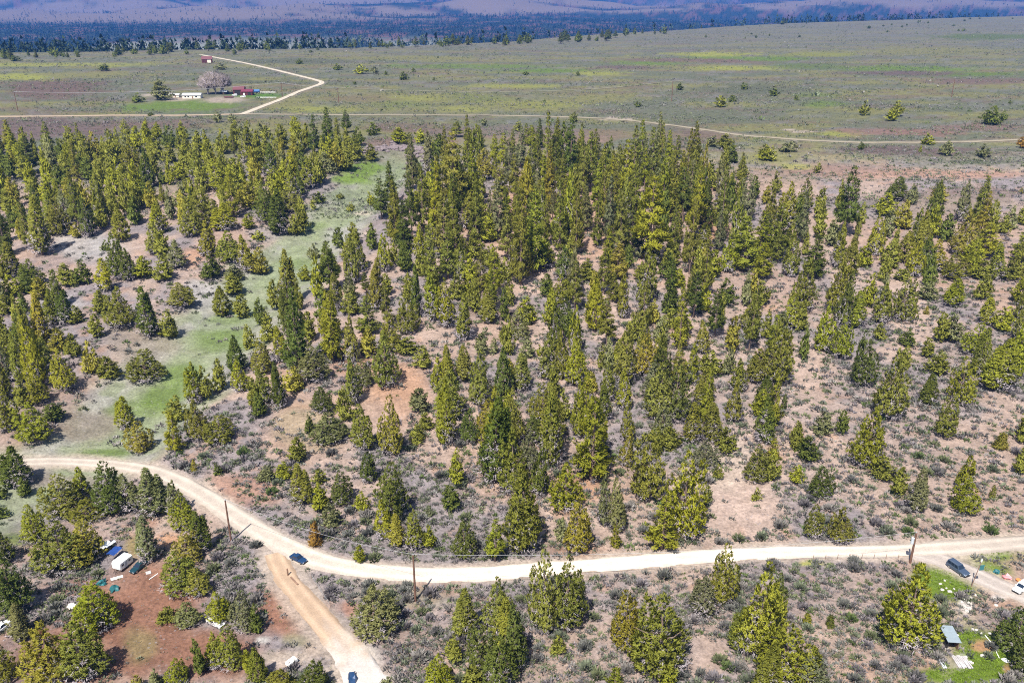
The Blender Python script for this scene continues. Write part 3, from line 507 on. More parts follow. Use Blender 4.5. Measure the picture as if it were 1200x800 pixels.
T(4, 600, 130, 'p', '165 25 260 70,210 35 200 60,270 50 260 90d,95 70 200 60,40 100 230 70,290 5 55 40j,30 50 100 40j,120 120 230 60,395 110 240 50,365 130 260 60j,440 145 260 50j,500 155 280 50j,565 85 290 80,610 130 300 60,655 95 280 80,685 100 200 40,735 95 250 60,775 115 230 50,815 95 270 60,850 185 330 80,760 190 330 70,700 190 330 80,330 190 350 80,240 200 370 80,180 190 400 80,80 230 420 100,140 220 350 60,20 220 380 70,400 250 420 90,450 220 370 60j,480 270 440 80,530 240 370 70,580 270 470 90,640 290 420 70,690 250 420 90,640 340 640 165b,740 290 470 90,800 280 470 90,850 320 540 100,900 340 530 80,940 120 175 60jg,1000 105 190 70j,1025 160 250 70j,1180 155 235 70j,1075 215 330 70,1095 290 520 100jg,970 265 380 90j,1020 290 400 50j,970 380 530 80j,930 230 300 50j,920 250 340 60j,1130 300 420 50j,1190 350 440 50j,430 310 500 80,510 390 560 90,560 300 460 70,350 370 520 80,300 360 600 70,270 330 480 70,220 440 610 90j,100 400 680 145b,40 400 720 110,20 560 740 80j,160 580 740 80j,270 590 760 70j,350 690 800 90j,240 620 800 90j,450 540 740 80,490 620 800 120,560 480 640 90,540 620 740 60j,620 560 700 70j,660 560 730 80j,740 600 740 90j,730 660 800 80j,830 440 690 80,890 520 670 90j,890 640 760 70j,940 650 790 90j,1010 600 760 80j,870 630 800 70j,1090 500 760 140b,1160 470 700 120b,1170 620 800 100b,780 740 830 70j,600 720 800 60j,70 60 170 50,130 40 180 50,320 140 240 60,470 200 330 60,620 190 350 60,790 200 330 60,880 250 400 70')
T(4, 900, 130, 'j', '15 165 240 50,95 135 200 70g,433 145 185 35,745 105 165 60,712 160 195 20y,835 135 215 60g,1010 155 225 60g,230 235 295 30,1190 100 180 40r,1190 360 390 25,35 280 390 50,355 265 600 120pd,160 310 490 80,85 330 560 80,240 360 520 60,40 440 700 110p,130 390 560 60,600 305 430 110d,670 340 440 60g,790 335 440 80,545 380 500 90,500 470 680 80,560 460 600 60g,630 420 560 80,700 450 640 80,770 440 600 60,830 480 620 80,905 450 690 110w,1130 445 560 60,1100 490 580 60,1190 430 540 50,1020 530 700 130pb,1180 550 720 100pb,1060 620 800 100,960 600 720 100b,870 660 800 120,210 590 800 130pd,300 490 640 80,320 520 740 80,380 600 780 80,450 620 740 70,570 600 740 90,640 560 720 90,680 600 780 80,780 600 760 80,620 740 800 80,540 680 800 60,720 500 600 60,1000 700 800 90,1130 700 800 90,100 560 780 80,40 560 720 80p')
T(4, 0, 320, 'j', '190 20 130 80,250 80 250 80,310 80 250 100,360 150 240 60,565 60 270 130,480 80 200 80,460 190 310 70,700 60 310 110,800 170 310 80,855 40 170 120,1045 60 210 90,1140 100 220 80,1100 0 110 100,110 180 330 80,40 280 400 90,190 270 470 120,30 330 520 100,310 350 560 110,280 260 370 90,350 280 400 70,440 310 480 70w,510 390 500 100,685 355 520 145,180 450 620 110,40 520 740 100,250 610 700 100d,170 600 800 140,20 600 700 60,600 575 740 110,660 690 850 120w,1110 290 480 80,1170 240 360 60,1130 400 560 80,920 410 620 75,970 430 600 70,940 580 790 100,1035 400 560 70,1040 660 800 130,830 570 700 90,820 650 850 100pb,1190 480 640 60,30 100 200 80,60 0 120 80,130 0 100 70,10 180 300 60,110 90 190 60,20 230 340 70,110 500 640 70,30 420 600 80')
T(4, 300, 320, 'j', '90 30 180 60,140 90 230 60,200 80 480 130pd,320 60 230 70,360 100 430 120pb,440 10 130 70,450 80 200 80,525 110 300 110p,520 0 110 60p,610 0 110 60,720 0 140 80,715 80 290 100,630 200 380 90,530 260 400 90w,500 400 540 100g,625 390 450 45y,710 300 390 90,785 340 450 80,940 0 130 80,1000 0 120 70,975 90 320 90,1090 70 240 110,1060 280 390 70g,1115 300 380 40,1160 250 310 60y,1190 20 160 50,905 330 540 100,980 340 510 110,850 390 550 80,910 450 690 140,770 540 660 100,800 650 740 60,755 710 800 80,1000 630 800 100,1090 590 780 130,1180 550 680 70,1190 400 500 60,310 530 660 110d,350 650 800 150g,30 300 480 100,40 440 620 90,270 340 520 130g,180 440 560 100,250 660 750 40,20 560 680 80,830 0 100 80,60 180 330 70,120 240 420 80,250 180 330 80')
T(4, 600, 320, 'j', '70 110 250 90,30 150 320 100g,230 0 160 110b,160 0 120 70,250 100 270 80,390 20 280 90b,480 0 140 80p,280 170 310 90,70 300 400 70,40 370 560 110,300 320 540 105b,130 330 390 30,450 300 480 60g,420 330 450 50,500 310 440 60,615 50 260 90p,735 60 200 80,850 0 220 90p,740 160 260 80,620 280 490 110,700 200 340 80,660 420 600 110,800 150 300 70,840 330 520 90,950 100 310 90p,890 220 380 80w,1030 200 380 70w,920 360 480 100,1010 340 480 60g,1110 120 270 90,900 440 620 110,1060 400 560 90,1150 350 520 110,1040 500 700 90,1180 480 640 90,190 410 600 60,140 510 700 100,230 540 700 70,100 660 800 110,520 440 640 90b,430 520 700 100,370 460 560 70w,370 580 990 185pb,540 600 800 70,700 600 800 100g,670 700 800 50,840 600 800 100,940 600 800 110,1160 540 680 80,1180 580 800 90,620 740 800 40,1000 20 160 80,900 50 190 70,560 180 330 70,660 120 240 70,1160 30 160 80')
T(4, 900, 320, 'j', '30 200 400 90pb,100 90 270 90,60 180 340 80,150 150 280 70,260 140 370 90,340 190 410 110b,410 80 260 110b,440 260 540 110,560 340 700 145,530 40 240 90,630 0 240 110,750 40 130 90g,870 20 160 110,650 260 350 70d,640 340 440 60,800 180 330 70,740 300 400 60,860 190 330 90g,790 360 480 90,750 470 620 110,900 380 620 120b,970 230 400 110b,1020 110 250 100,1100 150 280 90,1070 300 560 170,830 560 780 110,740 150 195 30yw,520 230 320 50,130 690 800 70,250 650 760 90g,450 620 920 150,340 640 760 60,20 450 740 90pb,70 560 640 40y,1090 740 830 70yw,1190 620 800 70,1190 0 150 90b,1000 0 130 80')
T(4, 0, 500, 'j', '90 90 290 160d,120 240 330 70d,310 210 440 160,400 190 360 80,520 160 420 160d,610 220 400 90g,720 190 430 170g,820 250 420 80g,170 360 560 100,300 440 680 190,420 430 640 150,410 340 460 130,70 570 880 160d,870 310 500 110b,940 390 600 110,880 480 640 120,705 410 640 120g,840 580 780 160,930 660 800 120,1020 170 230 40d,910 150 210 30yw,10 280 340 60d,10 380 430 70d,30 480 640 80d')
T(4, 300, 500, 'j', '200 50 170 90,50 180 260 70g,130 160 250 70,210 170 370 110,300 200 270 70,305 270 400 90b,405 210 370 110d,350 360 470 90g,275 440 560 70yr,495 300 400 60b,530 110 260 90d,640 150 440 150,600 330 530 80b,665 400 560 100,740 380 580 90,810 460 570 60b,490 555 640 60b,910 270 400 90d,815 360 420 40y,980 430 620 120,945 100 280 70,1120 440 640 100pb')
T(4, 600, 500, 'j', '50 190 590 180,80 20 200 100g,250 170 400 150,300 320 590 130w,230 420 540 60g,430 220 470 70g,490 240 500 100g,485 450 570 50yb,640 10 350 160,675 0 140 60,800 90 520 185b,700 330 590 150pb,910 270 370 50g,965 170 250 40,1140 80 260 120,1145 280 350 40,900 60 190 110,1000 0 130 90,530 0 190 80w,740 0 110 100')
T(4, 900, 500, 'j', '20 40 160 60pb,10 100 260 70,130 0 110 60,180 40 170 90,130 175 265 60b,240 185 335 100d,215 360 520 90,335 375 550 120,530 140 250 100,610 190 330 80,690 190 400 110,915 120 300 90b,930 240 410 140b,1085 25 105 60yw,1180 90 230 70,1050 270 335 40y')
T(4, 0, 600, 'j', '460 320 560 200b,250 510 820 210w,400 520 800 200,30 600 800 120,940 590 770 60d,1010 560 730 80b,1080 520 740 120,1030 360 520 110b,1150 370 560 110,890 420 540 110g,790 440 520 80,830 680 800 110,735 730 830 60,640 760 830 50,1170 640 760 60,100 430 600 120')
T(4, 300, 600, 'j', '570 340 580 220g,5 430 570 60d,980 350 580 130,1130 290 560 130,1050 500 760 130,1160 400 700 150,930 570 700 80,860 650 830 130b,1140 560 830 160,1020 720 840 100,270 690 850 130d,130 740 860 150,20 630 800 80,620 770 860 80')
T(4, 600, 600, 'j', '160 165 570 140,250 195 540 160,10 440 740 130d,215 570 670 60,535 350 650 140w,700 375 770 265,480 710 840 90pb,730 720 840 90b,985 140 440 110,900 300 490 130g,1150 220 670 200,1180 600 860 140,1080 440 660 120')
T(4, 900, 600, 'j', '640 235 650 240b,80 520 830 220b,20 280 520 100,180 680 860 170,1150 440 660 150d,1190 550 760 110d,180 470 530 50y,290 480 540 50y')
T(3, 0, 0, 'j', '370 225 255 40d,570 278 360 62,487 325 365 40d,775 220 250 38g,55 195 220 35d,530 395 410 25d,825 170 195 20d,1053 205 228 25d,1187 222 250 30d,1093 175 187 12d,1117 168 178 12d')
T(3, 400, 0, 'j', '70 225 265 40,117 235 263 32g,157 248 265 15d,220 252 285 35,255 240 257 18d,47 285 300 15d,647 248 267 20d,831 250 268 15d,1043 352 380 20d,817 395 432 28g,503 415 445 25g,625 428 465 30g,1190 290 320 30d,850 432 452 15g,340 198 206 8d,325 272 284 10d,715 347 362 10d')
T(3, 800, 0, 'j', '215 290 318 25d,320 300 342 32d,130 335 382 42,174 332 362 32d,398 335 355 18d,637 350 410 35,750 352 415 45,733 385 430 45b,1080 370 445 60d,1128 388 425 25d,1150 352 366 12d,655 90 103 14d,720 105 115 9d,410 122 133 9d,258 122 135 10d,82 122 134 9d,305 118 128 8d,988 98 112 12d,970 102 112 9d,242 115 123 8d,220 130 137 6d,1010 62 70 10d,952 85 94 10d,990 68 77 9d,1045 60 68 8d,1098 52 58 9d,862 74 84 9d,828 72 82 8d,772 88 98 9d,788 84 92 8d,735 82 90 8d,705 85 95 7d,835 70 79 7d,1128 50 56 8d,1160 62 68 7d')
# the row of trees along the plateau edge
rr = random.Random(3)
for i in range(150):
    px = rr.uniform(-5, 770) if i < 120 else rr.uniform(760, 990)
    yb = np.interp(px, [0, 100, 250, 400, 500, 600, 700, 770, 800, 900, 1000], [70, 67, 61, 57, 55, 54, 50, 42, 36, 30, 24]) + rr.gauss(0, 1.5) - (2 if px > 500 else 0)
    hh = rr.uniform(6, 14)*(1 if px < 780 else .6); TREES.append([px, yb-hh, yb, hh*rr.uniform(.5, .75), 'j' if rr.random() < .4 else 'p', 'd'])

# more trees of the crowded stands, kept clear of those above
def inside(px, py, P):
    c = False; j = len(P)-1
    for i in range(len(P)):
        if (P[i][1] > py) != (P[j][1] > py) and px < (P[j][0]-P[i][0])*(py-P[i][1])/(P[j][1]-P[i][1])+P[i][0]: c = not c
        j = i
    return c
FILL = [([(0, 178), (200, 172), (420, 178), (412, 192), (350, 235), (330, 255), (300, 262), (230, 270), (190, 262), (130, 262), (60, 275), (0, 330)], 115, 'j', .15),
        ([(480, 225), (520, 182), (620, 186), (700, 196), (830, 192), (875, 240), (850, 262), (880, 300), (860, 335), (760, 335), (690, 300), (600, 320), (500, 335), (450, 290)], 85, 'p', .75),
        ([(300, 330), (440, 290), (520, 340), (640, 340), (700, 330), (880, 330), (900, 400), (850, 490), (760, 500), (640, 440), (560, 400), (420, 400), (330, 420), (280, 400)], 48, 'j', .2),
        ([(890, 240), (1000, 250), (1200, 268), (1200, 340), (1100, 345), (1000, 340), (900, 340)], 22, 'j', .15), ([(0, 330), (90, 370), (60, 440), (0, 520)], 14, 'j', .0),
        ([(560, 400), (930, 410), (890, 500), (800, 520), (760, 560), (700, 560), (640, 620), (560, 560)], 16, 'j', .12), ([(330, 430), (480, 420), (560, 450), (560, 560), (420, 540), (330, 520)], 8, 'j', 0),
        ([(930, 350), (1200, 350), (1200, 460), (1040, 430), (940, 440)], 10, 'j', .1)]
rf = random.Random(5)
for t in TREES:                                  # the upper stand is taller than the woods round it
    if t[4] == 'p' and inside(t[0], t[2], FILL[1][0]): h_ = t[2]-t[1]; t[1] -= .07*h_; t[2] += .34*h_
for poly, n_, kd, pf in FILL:
    k = 0; bx0, bx1, by0, by1 = min(p[0] for p in poly), max(p[0] for p in poly), min(p[1] for p in poly), max(p[1] for p in poly)
    for _ in range(6000):
        px, py = rf.uniform(bx0, bx1), rf.uniform(by0, by1)
        if not inside(px, py, poly): continue
        if seg_dist(np.array([px]), np.array([py]), GUL_PX)[0] < 26: continue
        gap = 7+(py-180)*.035
        if any(abs(t[0]-px) < gap and abs(t[2]-py) < gap*1.1 for t in TREES): continue
        hh = (33+(py-180)*.13)*rf.uniform(.55, 1.3)*(1.5 if kd == 'p' else 1); TREES.append([px, py-hh, py, hh*rf.uniform(.26, .44)*(.72 if kd == 'p' else 1), 'p' if rf.random() < pf else 'j', '']); k += 1
        if k >= n_: break
def tree_world():
    A = np.array([[t[0], t[2]-.12*t[3]] for t in TREES]); P = at(A[:, 0], A[:, 1]); out = []
    for t, p in zip(TREES, P):
        v = (t[1]+.02*(t[2]-t[1])-400)/FPX; Y = p[1]
        zr = -Y*(v*cp+sp_)/(cp-v*sp_); H = zr+CAM[2]-p[2]; dep = Y*cp-(p[2]-82)*sp_
        H = max(1.2, H); w = t[3]/FPX*dep
        out.append(dict(px=t[0], py=t[2], x=p[0], y=p[1], z=p[2], H=H, w=max(w, .22*H), kind=t[4], tone=t[5], hpx=t[2]-t[1], wpx=t[3]))
    return out
TW = tree_world()
COL = {'': (.235, .238, .048), 'b': (.285, .292, .036), 'd': (.135, .160, .036), 'g': (.225, .230, .108), 'w': (.31, .28, .052), 'r': (.34, .20, .045)}
TONEWORD = {'': 'olive green', 'b': 'bright green', 'd': 'dark green', 'g': 'greyish green', 'w': 'yellowish green', 'r': 'rusty brown tinged'}
KINDNAME = {'j': 'juniper', 'p': 'pine', 'y': 'young pine'}
rt = random.Random(11)
for t in TW:
    if t['kind'] == 'p' and t['H'] < 5: t['kind'] = 'y'
    if t['tone'] == '':
        r = rt.random(); t['tone'] = 'b' if r < .18 else 'd' if r < .34 else 'g' if r < .42 else 'w' if r < .48 else ''
    t['area'] = t['hpx']*t['wpx']
# landmarks used to say which tree is meant (photo px)
LANDMARKS = [('dark blue sedan', 350, 656), ('slate blue SUV', 1122, 668), ('white camper', 145, 656), ('dirt driveway', 380, 730), ('chalky driveway pad', 428, 778),
 ('left roadside pole', 268, 612), ('right roadside pole', 1070, 640), ('middle roadside pole', 487, 680), ('huge right juniper', 1058, 715), ('long grey roofed shed', 1109, 748),
 ('upper end of the grassy draw', 445, 195), ('brightest grass in the draw', 195, 466), ('lone round juniper in the draw', 171, 435), ('road end at the draw', 60, 541), ('ranch house', 225, 112), ('pale leafless ranch trees', 252, 100), ('bend of the ranch lane', 375, 97), ('pale cut by the plain road', 724, 139),
 ('tall bright lower pine', 690, 520), ('dark spire by the right plain', 988, 235), ('dark spires beside the draw', 455, 225), ('bare tan patch', 870, 580), ('open orange slope', 465, 455), ('bulging bright upper pine', 760, 250), ('broad yellow green upper pine', 532, 200),
 ('pale opening by the draw', 110, 290), ('right end of the plain road', 1180, 165), ('tight bright roadside pair', 785, 600), ('bare pink slope at the right', 1060, 480), ('thick left wood', 150, 200), ('orange gap in the upper stand', 612, 300), ('gap under the right wood', 930, 440), ('wooded mid slope', 800, 430), ('wood below the right plain', 1080, 290), ('edge of the far plateau', 300, 62), ('far right rim of the plain', 1000, 40), ('far middle trees', 600, 52), ('red earth of the camp', 200, 720), ('clump above the camper', 130, 590), ('mid road bush row', 640, 690), ('bottom edge by the big juniper pair', 600, 790), ('open ground below the right fence', 1000, 700), ('slope above the sedan', 400, 610), ('pink hollow near the bottom', 830, 770), ('brushy ground below the middle pole', 490, 740), ('right slope above the junction', 1130, 600)]
ORD = ['nearest', 'second-nearest', 'third-nearest', 'fourth-nearest', 'fifth-nearest', 'sixth-nearest', 'seventh-nearest', 'eighth-nearest', 'ninth-nearest', 'tenth-nearest', 'eleventh-nearest', 'twelfth-nearest', 'thirteenth-nearest', 'fourteenth-nearest', 'fifteenth-nearest', 'sixteenth-nearest', 'seventeenth-nearest', 'eighteenth-nearest', 'nineteenth-nearest', 'twentieth-nearest', 'twenty-first-nearest', 'twenty-second-nearest', 'twenty-third-nearest', 'twenty-fourth-nearest']
def sector(dx, dy): return ('left of' if dx < 0 else 'right of') if abs(dx) > abs(dy) else ('beyond' if dy < 0 else 'in front of')
def rank_labels(items, noun):
    """items: dicts with px, py; adds 'where': rank + direction + landmark, unique for each item"""
    best = [None]*len(items); PX = np.array([[i['px'], i['py']] for i in items])
    for nm, lx, ly in LANDMARKS:
        d = PX-[lx, ly]; r = np.hypot(d[:, 0], d[:, 1]); sec = [sector(*q) for q in d]
        for s_ in set(sec):
            ids = [i for i in range(len(items)) if sec[i] == s_]; ids.sort(key=lambda i: r[i])
            for k, i in enumerate(ids):
                sc_ = k+r[i]/60
                if k < len(ORD) and (best[i] is None or sc_ < best[i][0]): best[i] = (sc_, f'{noun} {ORD[k]} {s_} the {nm}')
    for it, b in zip(items, best): it['where'] = b[1] if b else None
BYK = {k: sorted([t for t in TW if t['kind'] == k], key=lambda t: -t['area']) for k in 'jpy'}
LIMIT = 300
SINGLE = BYK['j'][:LIMIT] + BYK['p'][:LIMIT] + BYK['y'][:LIMIT]; REST = BYK['j'][LIMIT:] + BYK['p'][LIMIT:]
for k in 'jpy':
    L = [t for t in SINGLE if t['kind'] == k]; rank_labels(L, KINDNAME[k])
def build_tree(t, i):
    rr = random.Random(i*7+1); P = PROTO['J' if t['kind'] == 'j' and t['wpx'] > 24 else t['kind']]; H0, R0, cm, tm, wm = P[rr.randrange(len(P))] if t['tone'] != 'g' or t['kind'] != 'j' else P[rr.choice([0, 2, 6, 8, 9]) % len(P)]
    s = t['w']/2/R0*(1.26 if t['kind'] == 'j' else 1.1); sz = t['H']/H0*(1.08 if t['kind'] == 'p' else 1)
    nm = {'j': 'juniper_tree', 'p': 'pine_tree', 'y': 'young_pine'}[t['kind']]
    e = empty(nm, (t['x'], t['y'], t['z']), rr.uniform(0, 6.28), (s*rr.uniform(.88, 1.12), s*rr.uniform(.88, 1.12), sz)); e.rotation_euler[0] = rr.gauss(0, .03); e.rotation_euler[1] = rr.gauss(0, .03)
    size = 'small' if t['H'] < 4.5 else 'tall' if t['H'] > 11.5 else 'mid sized'
    shape = 'narrow' if t['w'] < .36*t['H'] else 'broad' if t['w'] > .62*t['H'] else 'full'
    lab = f"{size} {shape} {TONEWORD[t['tone']]} " + ('' if t['where'] else KINDNAME[t['kind']]+' ') + (t['where'] or 'among the crowded trees of the wood')
    if len(lab.replace('-', ' ').split()) > 16: lab = lab.replace('mid sized ', '')
    if len(lab.replace('-', ' ').split()) > 16: lab = lab.replace(shape+' ', '', 1)
    tag(e, lab, 'tree', {'j': 'junipers over the slope and plain', 'p': 'pines of the slope and plateau edge', 'y': 'young pines on the slope'}[t['kind']])
    b = COL[t['tone']]; j = rr.uniform(.85, 1.15); col = (b[0]*j*rr.uniform(.93, 1.07), b[1]*j, b[2]*j*rr.uniform(.85, 1.2), 1)
    c = link('crown', cm, e); c.color = col; link('trunk', tm, e)
    if wm is not None and t['area'] > 150: link('dry_twigs', wm, e)['kind'] = 'stuff'
for i, t in enumerate(SINGLE): build_tree(t, i)

# past the limit: one mesh of the smallest trees, and the far woods
def many_trees(name, pts, col, label, n=16, seed=1):
    """pts: rows x, y, z, H, w; all in one mesh, vectorised"""
    rng = np.random.default_rng(seed); P = np.asarray(pts); m = len(P)
    th = rng.uniform(0, 6.28, (m, n)); t = rng.beta(1, 1.3, (m, n)); H = P[:, 3:4]; w = P[:, 4:5]; r = w/2*(1-t)**.8*rng.uniform(.6, 1.1, (m, n))
    b = np.stack([P[:, 0:1]+r*np.cos(th)*.8, P[:, 1:2]+r*np.sin(th)*.8, P[:, 2:3]+.04*H+t*H*.82], -1)
    d = np.stack([np.cos(th)*w*.25, np.sin(th)*w*.25, H*.2+0*th], -1); s = np.stack([-np.sin(th)*w*.2, np.cos(th)*w*.2, 0*th], -1)
    V = np.stack([b-s, b+s, b+d], 2).reshape(-1, 3); N = m*n
    tone = rng.uniform(.7, 1.3, (m, 1))*rng.uniform(.8, 1.2, (m, n)); cc = np.asarray(col) if np.ndim(col) == 2 else np.repeat(np.asarray(col)[None], m, 0)
    CC = np.repeat((cc[:, None, :]*tone[..., None]).reshape(-1, 3), 3, 0)
    o = link(name, mesh_np(name, V, np.arange(N*3).reshape(N, 3), [M_SCRUB], False, CC)); tag(o, label, None, None, 'stuff'); return o
def merged_trees(name, L, label):
    rng = np.random.default_rng(8); Vs, Cs, Ns = [], [], []
    lo = [juniper_proto(400+i, [4, 3, 5, 2][i], R=2.4, nt=150, k=9, ts=.75)[0] for i in range(4)], [pine_proto(420+i, whorls=13, gap=.15, ts=1.25)[0] for i in range(3)]
    for t in L:
        src = lo[0][rng.integers(4)] if t['kind'] == 'j' else lo[1][rng.integers(3)]; H0, R0 = (8, 2.7) if t['kind'] == 'j' else (16, 3.3)
        V, _, cc, nn = src; a = rng.uniform(0, 6.28); s = t['w']/2/R0*1.34; ca, sa = cos(a), sin(a)
        if t['hpx'] < 20:                       # far and tiny: fewer, larger sprays
            q = rng.permutation(len(V)//3)[:160]; V = V.reshape(-1, 3, 3)[q]; m = V.mean(1, keepdims=True); V = (m+(V-m)*2.2).reshape(-1, 3); cc = cc.reshape(-1, 3, 3)[q].reshape(-1, 3); nn = nn[q]
        Vs.append(np.stack([(V[:, 0]*ca-V[:, 1]*sa)*s+t['x'], (V[:, 0]*sa+V[:, 1]*ca)*s+t['y'], V[:, 2]*t['H']/H0+t['z']], -1))
        Cs.append(cc*np.array(COL[t['tone']])*rng.uniform(.85, 1.15)); Ns.append(np.stack([nn[:, 0]*ca-nn[:, 1]*sa, nn[:, 0]*sa+nn[:, 1]*ca, nn[:, 2]], -1))
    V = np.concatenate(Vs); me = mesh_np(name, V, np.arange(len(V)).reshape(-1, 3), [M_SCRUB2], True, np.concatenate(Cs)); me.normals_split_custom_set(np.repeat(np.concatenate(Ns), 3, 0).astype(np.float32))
    tag(link(name, me), label, None, None, 'stuff'); print('merged', name, len(L), len(V)//3)
if REST: merged_trees('crowded_trees', REST, 'smaller trees filling the crowded wood and dotting the far plain')
rng = np.random.default_rng(77); m = 80000
Y = np.exp(rng.uniform(np.log(900), np.log(9000), m)); X = rng.uniform(-.66, .66, m)*Y
e = edge_dist(X, Y); f1 = fbm(X/420, Y/700, 71, 4); f2 = fbm(X/90, Y/200, 73, 4); f3 = fbm(X/1500, Y/900, 79, 3)
open_ = np.where(Y < 2900, sstep(.43, .52, f1), far_open(X, Y))
keep = (Y > e+15) & (rng.uniform(0, 1, m) > open_*.85)
keep &= (rng.uniform(0, 1, m) < np.clip(.4+Y/4000, 0, 1))
X, Y = X[keep][:32000], Y[keep][:32000]; Z = height(X, Y); Hh = rng.uniform(9, 20, len(X))
many_trees('far_forest', np.stack([X, Y, Z, Hh, Hh*.5], -1), (.035, .05, .028), 'dark distant woods covering the valley and hills', 9, 6)

# ------------------------------------------------------------------ sagebrush, dry grass tufts, plain scrub
def bush_points(n, seed, box=(-30, 1230, 180, 830)):
    rng = np.random.default_rng(seed); px = rng.uniform(box[0], box[1], n); py = box[2]+(box[3]-box[2])*rng.uniform(0, 1, n)**.8
    P = at(px, py); return P[:, 0], P[:, 1], P[:, 2], px, py, rng
NOBUSH = [(175, 722, 90, 55), (245, 765, 95, 42), (55, 775, 70, 40), (345, 720, 35, 35), (385, 750, 60, 45), (430, 775, 25, 25), (1160, 768, 48, 30), (1103, 684, 34, 18), (1140, 668, 34, 8), (1172, 646, 45, 7), (1120, 790, 48, 9), (1109, 748, 8, 12), (1127, 774, 8, 10), (145, 656, 28, 22), (870, 590, 40, 40), (830, 770, 30, 25), (460, 460, 50, 30), (320, 655, 20, 20), (1122, 668, 25, 16), (350, 656, 16, 10), (1190, 690, 25, 18)]
def bush_mask(x, y, px, py, rng):
    n1 = fbm(x/13, y/13, 31, 4); n3 = fbm(x/30, y/30, 43, 3)
    p = .14+.86*sstep(.42, .58, n1*.6+n3*.4)
    p = np.maximum(p, .55*(px > 480)*(py > 290))
    p = np.where(seg_dist(x, y, GUL) < 13, p*.12, p)
    for (ax, ay, rx, ry) in NOBUSH:
        d = np.hypot((px-ax)/rx, (py-ay)/ry); p = np.where(d < 1, p*.06, p)
    for (ax, ay, rx, ry) in ((110, 370, 130, 130), (60, 600, 70, 60)): p = np.where(np.hypot((px-ax)/rx, (py-ay)/ry) < 1, p*.35, p)
    return (rng.uniform(0, 1, len(x)) < p) & ~on_road(x, y, .9)
BCOL = np.array([(.115, .13, .085), (.14, .14, .125), (.15, .135, .14), (.13, .145, .075), (.20, .185, .17), (.085, .115, .04), (.115, .11, .105)])
def bush_tris(x, y, z, R, ci, rng, k):
    m = len(x); th = rng.uniform(0, 6.28, (m, k)); ph = np.arcsin(rng.uniform(0.02, 1, (m, k))); r = R[:, None]*rng.uniform(.45, 1.0, (m, k))
    dx, dy, dz = np.cos(th)*np.cos(ph), np.sin(th)*np.cos(ph), np.sin(ph)*.75
    b = np.stack([x[:, None]+dx*r*.75, y[:, None]+dy*r*.75, z[:, None]+dz*r*.75-.05], -1); q = R[:, None, None]*.42
    d = np.stack([dx, dy, dz+.5], -1)*q*rng.uniform(.6, 1.3, (m, k, 1)); s = np.cross(d, rng.normal(0, 1, (m, k, 3))); s = s/(np.linalg.norm(s, axis=-1, keepdims=True)+1e-9)*q*.42
    V = np.stack([b-s, b+s, b+d], 2).reshape(-1, 3); tone = rng.uniform(.75, 1.25, (m, 1))*rng.uniform(.72, 1.28, (m, k))
    return V, np.repeat((BCOL[ci][:, None, :]*tone[..., None]).reshape(-1, 3), 3, 0)
bx, by, bz_, bsx, bsy, brng = bush_points(40000, 21)
bk = bush_mask(bx, by, bsx, bsy, brng); bx, by, bz_, bsx, bsy = bx[bk], by[bk], bz_[bk], bsx[bk], bsy[bk]
bR = np.exp(brng.normal(np.log(.50), .38, len(bx)))*(1+.45*sstep(105, 170, by)); bR = np.clip(bR, .2, 1.3); bci = brng.choice(7, len(bx), p=[.2, .2, .17, .13, .12, .06, .12])
dep = to_px(bx, by, bz_)[2]; szpx = bR/dep; inv = (bsx > 0) & (bsx < 1200) & (bsy < 800)
big = np.argsort(-(szpx*inv))[:300]; isbig = np.zeros(len(bx), bool); isbig[big] = True
o = ~isbig; BCOL *= 1.15
V, CC = bush_tris(bx[o], by[o], bz_[o], bR[o], bci[o], brng, 26); n = len(V)//3
tag(link('low_scrub', mesh_np('low_scrub', V, np.arange(n*3).reshape(n, 3), [M_SCRUB], False, CC)), 'countless low grey green sage scrub covering the slope', None, None, 'stuff')
BP = []
for i in range(10):
    ci = np.array([i % 7]); V, CC = bush_tris(np.zeros(1), np.zeros(1), np.zeros(1), np.ones(1), ci, brng, 150); n = len(V)//3
    BP.append((i % 7, mesh_np('sagebrush', V, np.arange(n*3).reshape(n, 3), [M_SCRUB], False, CC)))
BW = ['grey green', 'ash grey', 'lilac grey', 'olive grey', 'pale dry', 'deep green', 'dark grey']
BI = [dict(px=bsx[i], py=bsy[i], i=i) for i in big]; rank_labels(BI, 'large sagebrush')
for q in BI:
    i = q['i']; rr = random.Random(int(i)); k, me = rr.choice([b for b in BP if b[0] == bci[i]]); b = link('sagebrush', me)
    b.location = (bx[i], by[i], bz_[i]); b.scale = (bR[i], bR[i]*rr.uniform(.8, 1.1), bR[i]*rr.uniform(.8, 1.1)); b.rotation_euler = (0, 0, rr.uniform(0, 6.28))
    tag(b, f"{BW[k]} " + (q['where'] or 'large sagebrush on the open slope'), 'shrub', 'larger sagebrush on the slope')
# dry grass tufts and stones
tx, ty, tz, tpx, tpy, trng = bush_points(22000, 22); kk = ~on_road(tx, ty, .3) & (trng.uniform(0, 1, len(tx)) < .75)
tx, ty, tz = tx[kk], ty[kk], tz[kk]; tR = trng.uniform(.1, .3, len(tx)); tci = trng.choice(7, len(tx), p=[.15, .15, .2, .1, .25, .05, .1])
V, CC = bush_tris(tx, ty, tz, tR, tci, trng, 9); n = len(V)//3
tag(link('dry_grass', mesh_np('dry_grass', V, np.arange(n*3).reshape(n, 3), [M_SCRUB], False, CC*1.15)), 'dry grass tufts and dead litter on the slope', None, None, 'stuff')
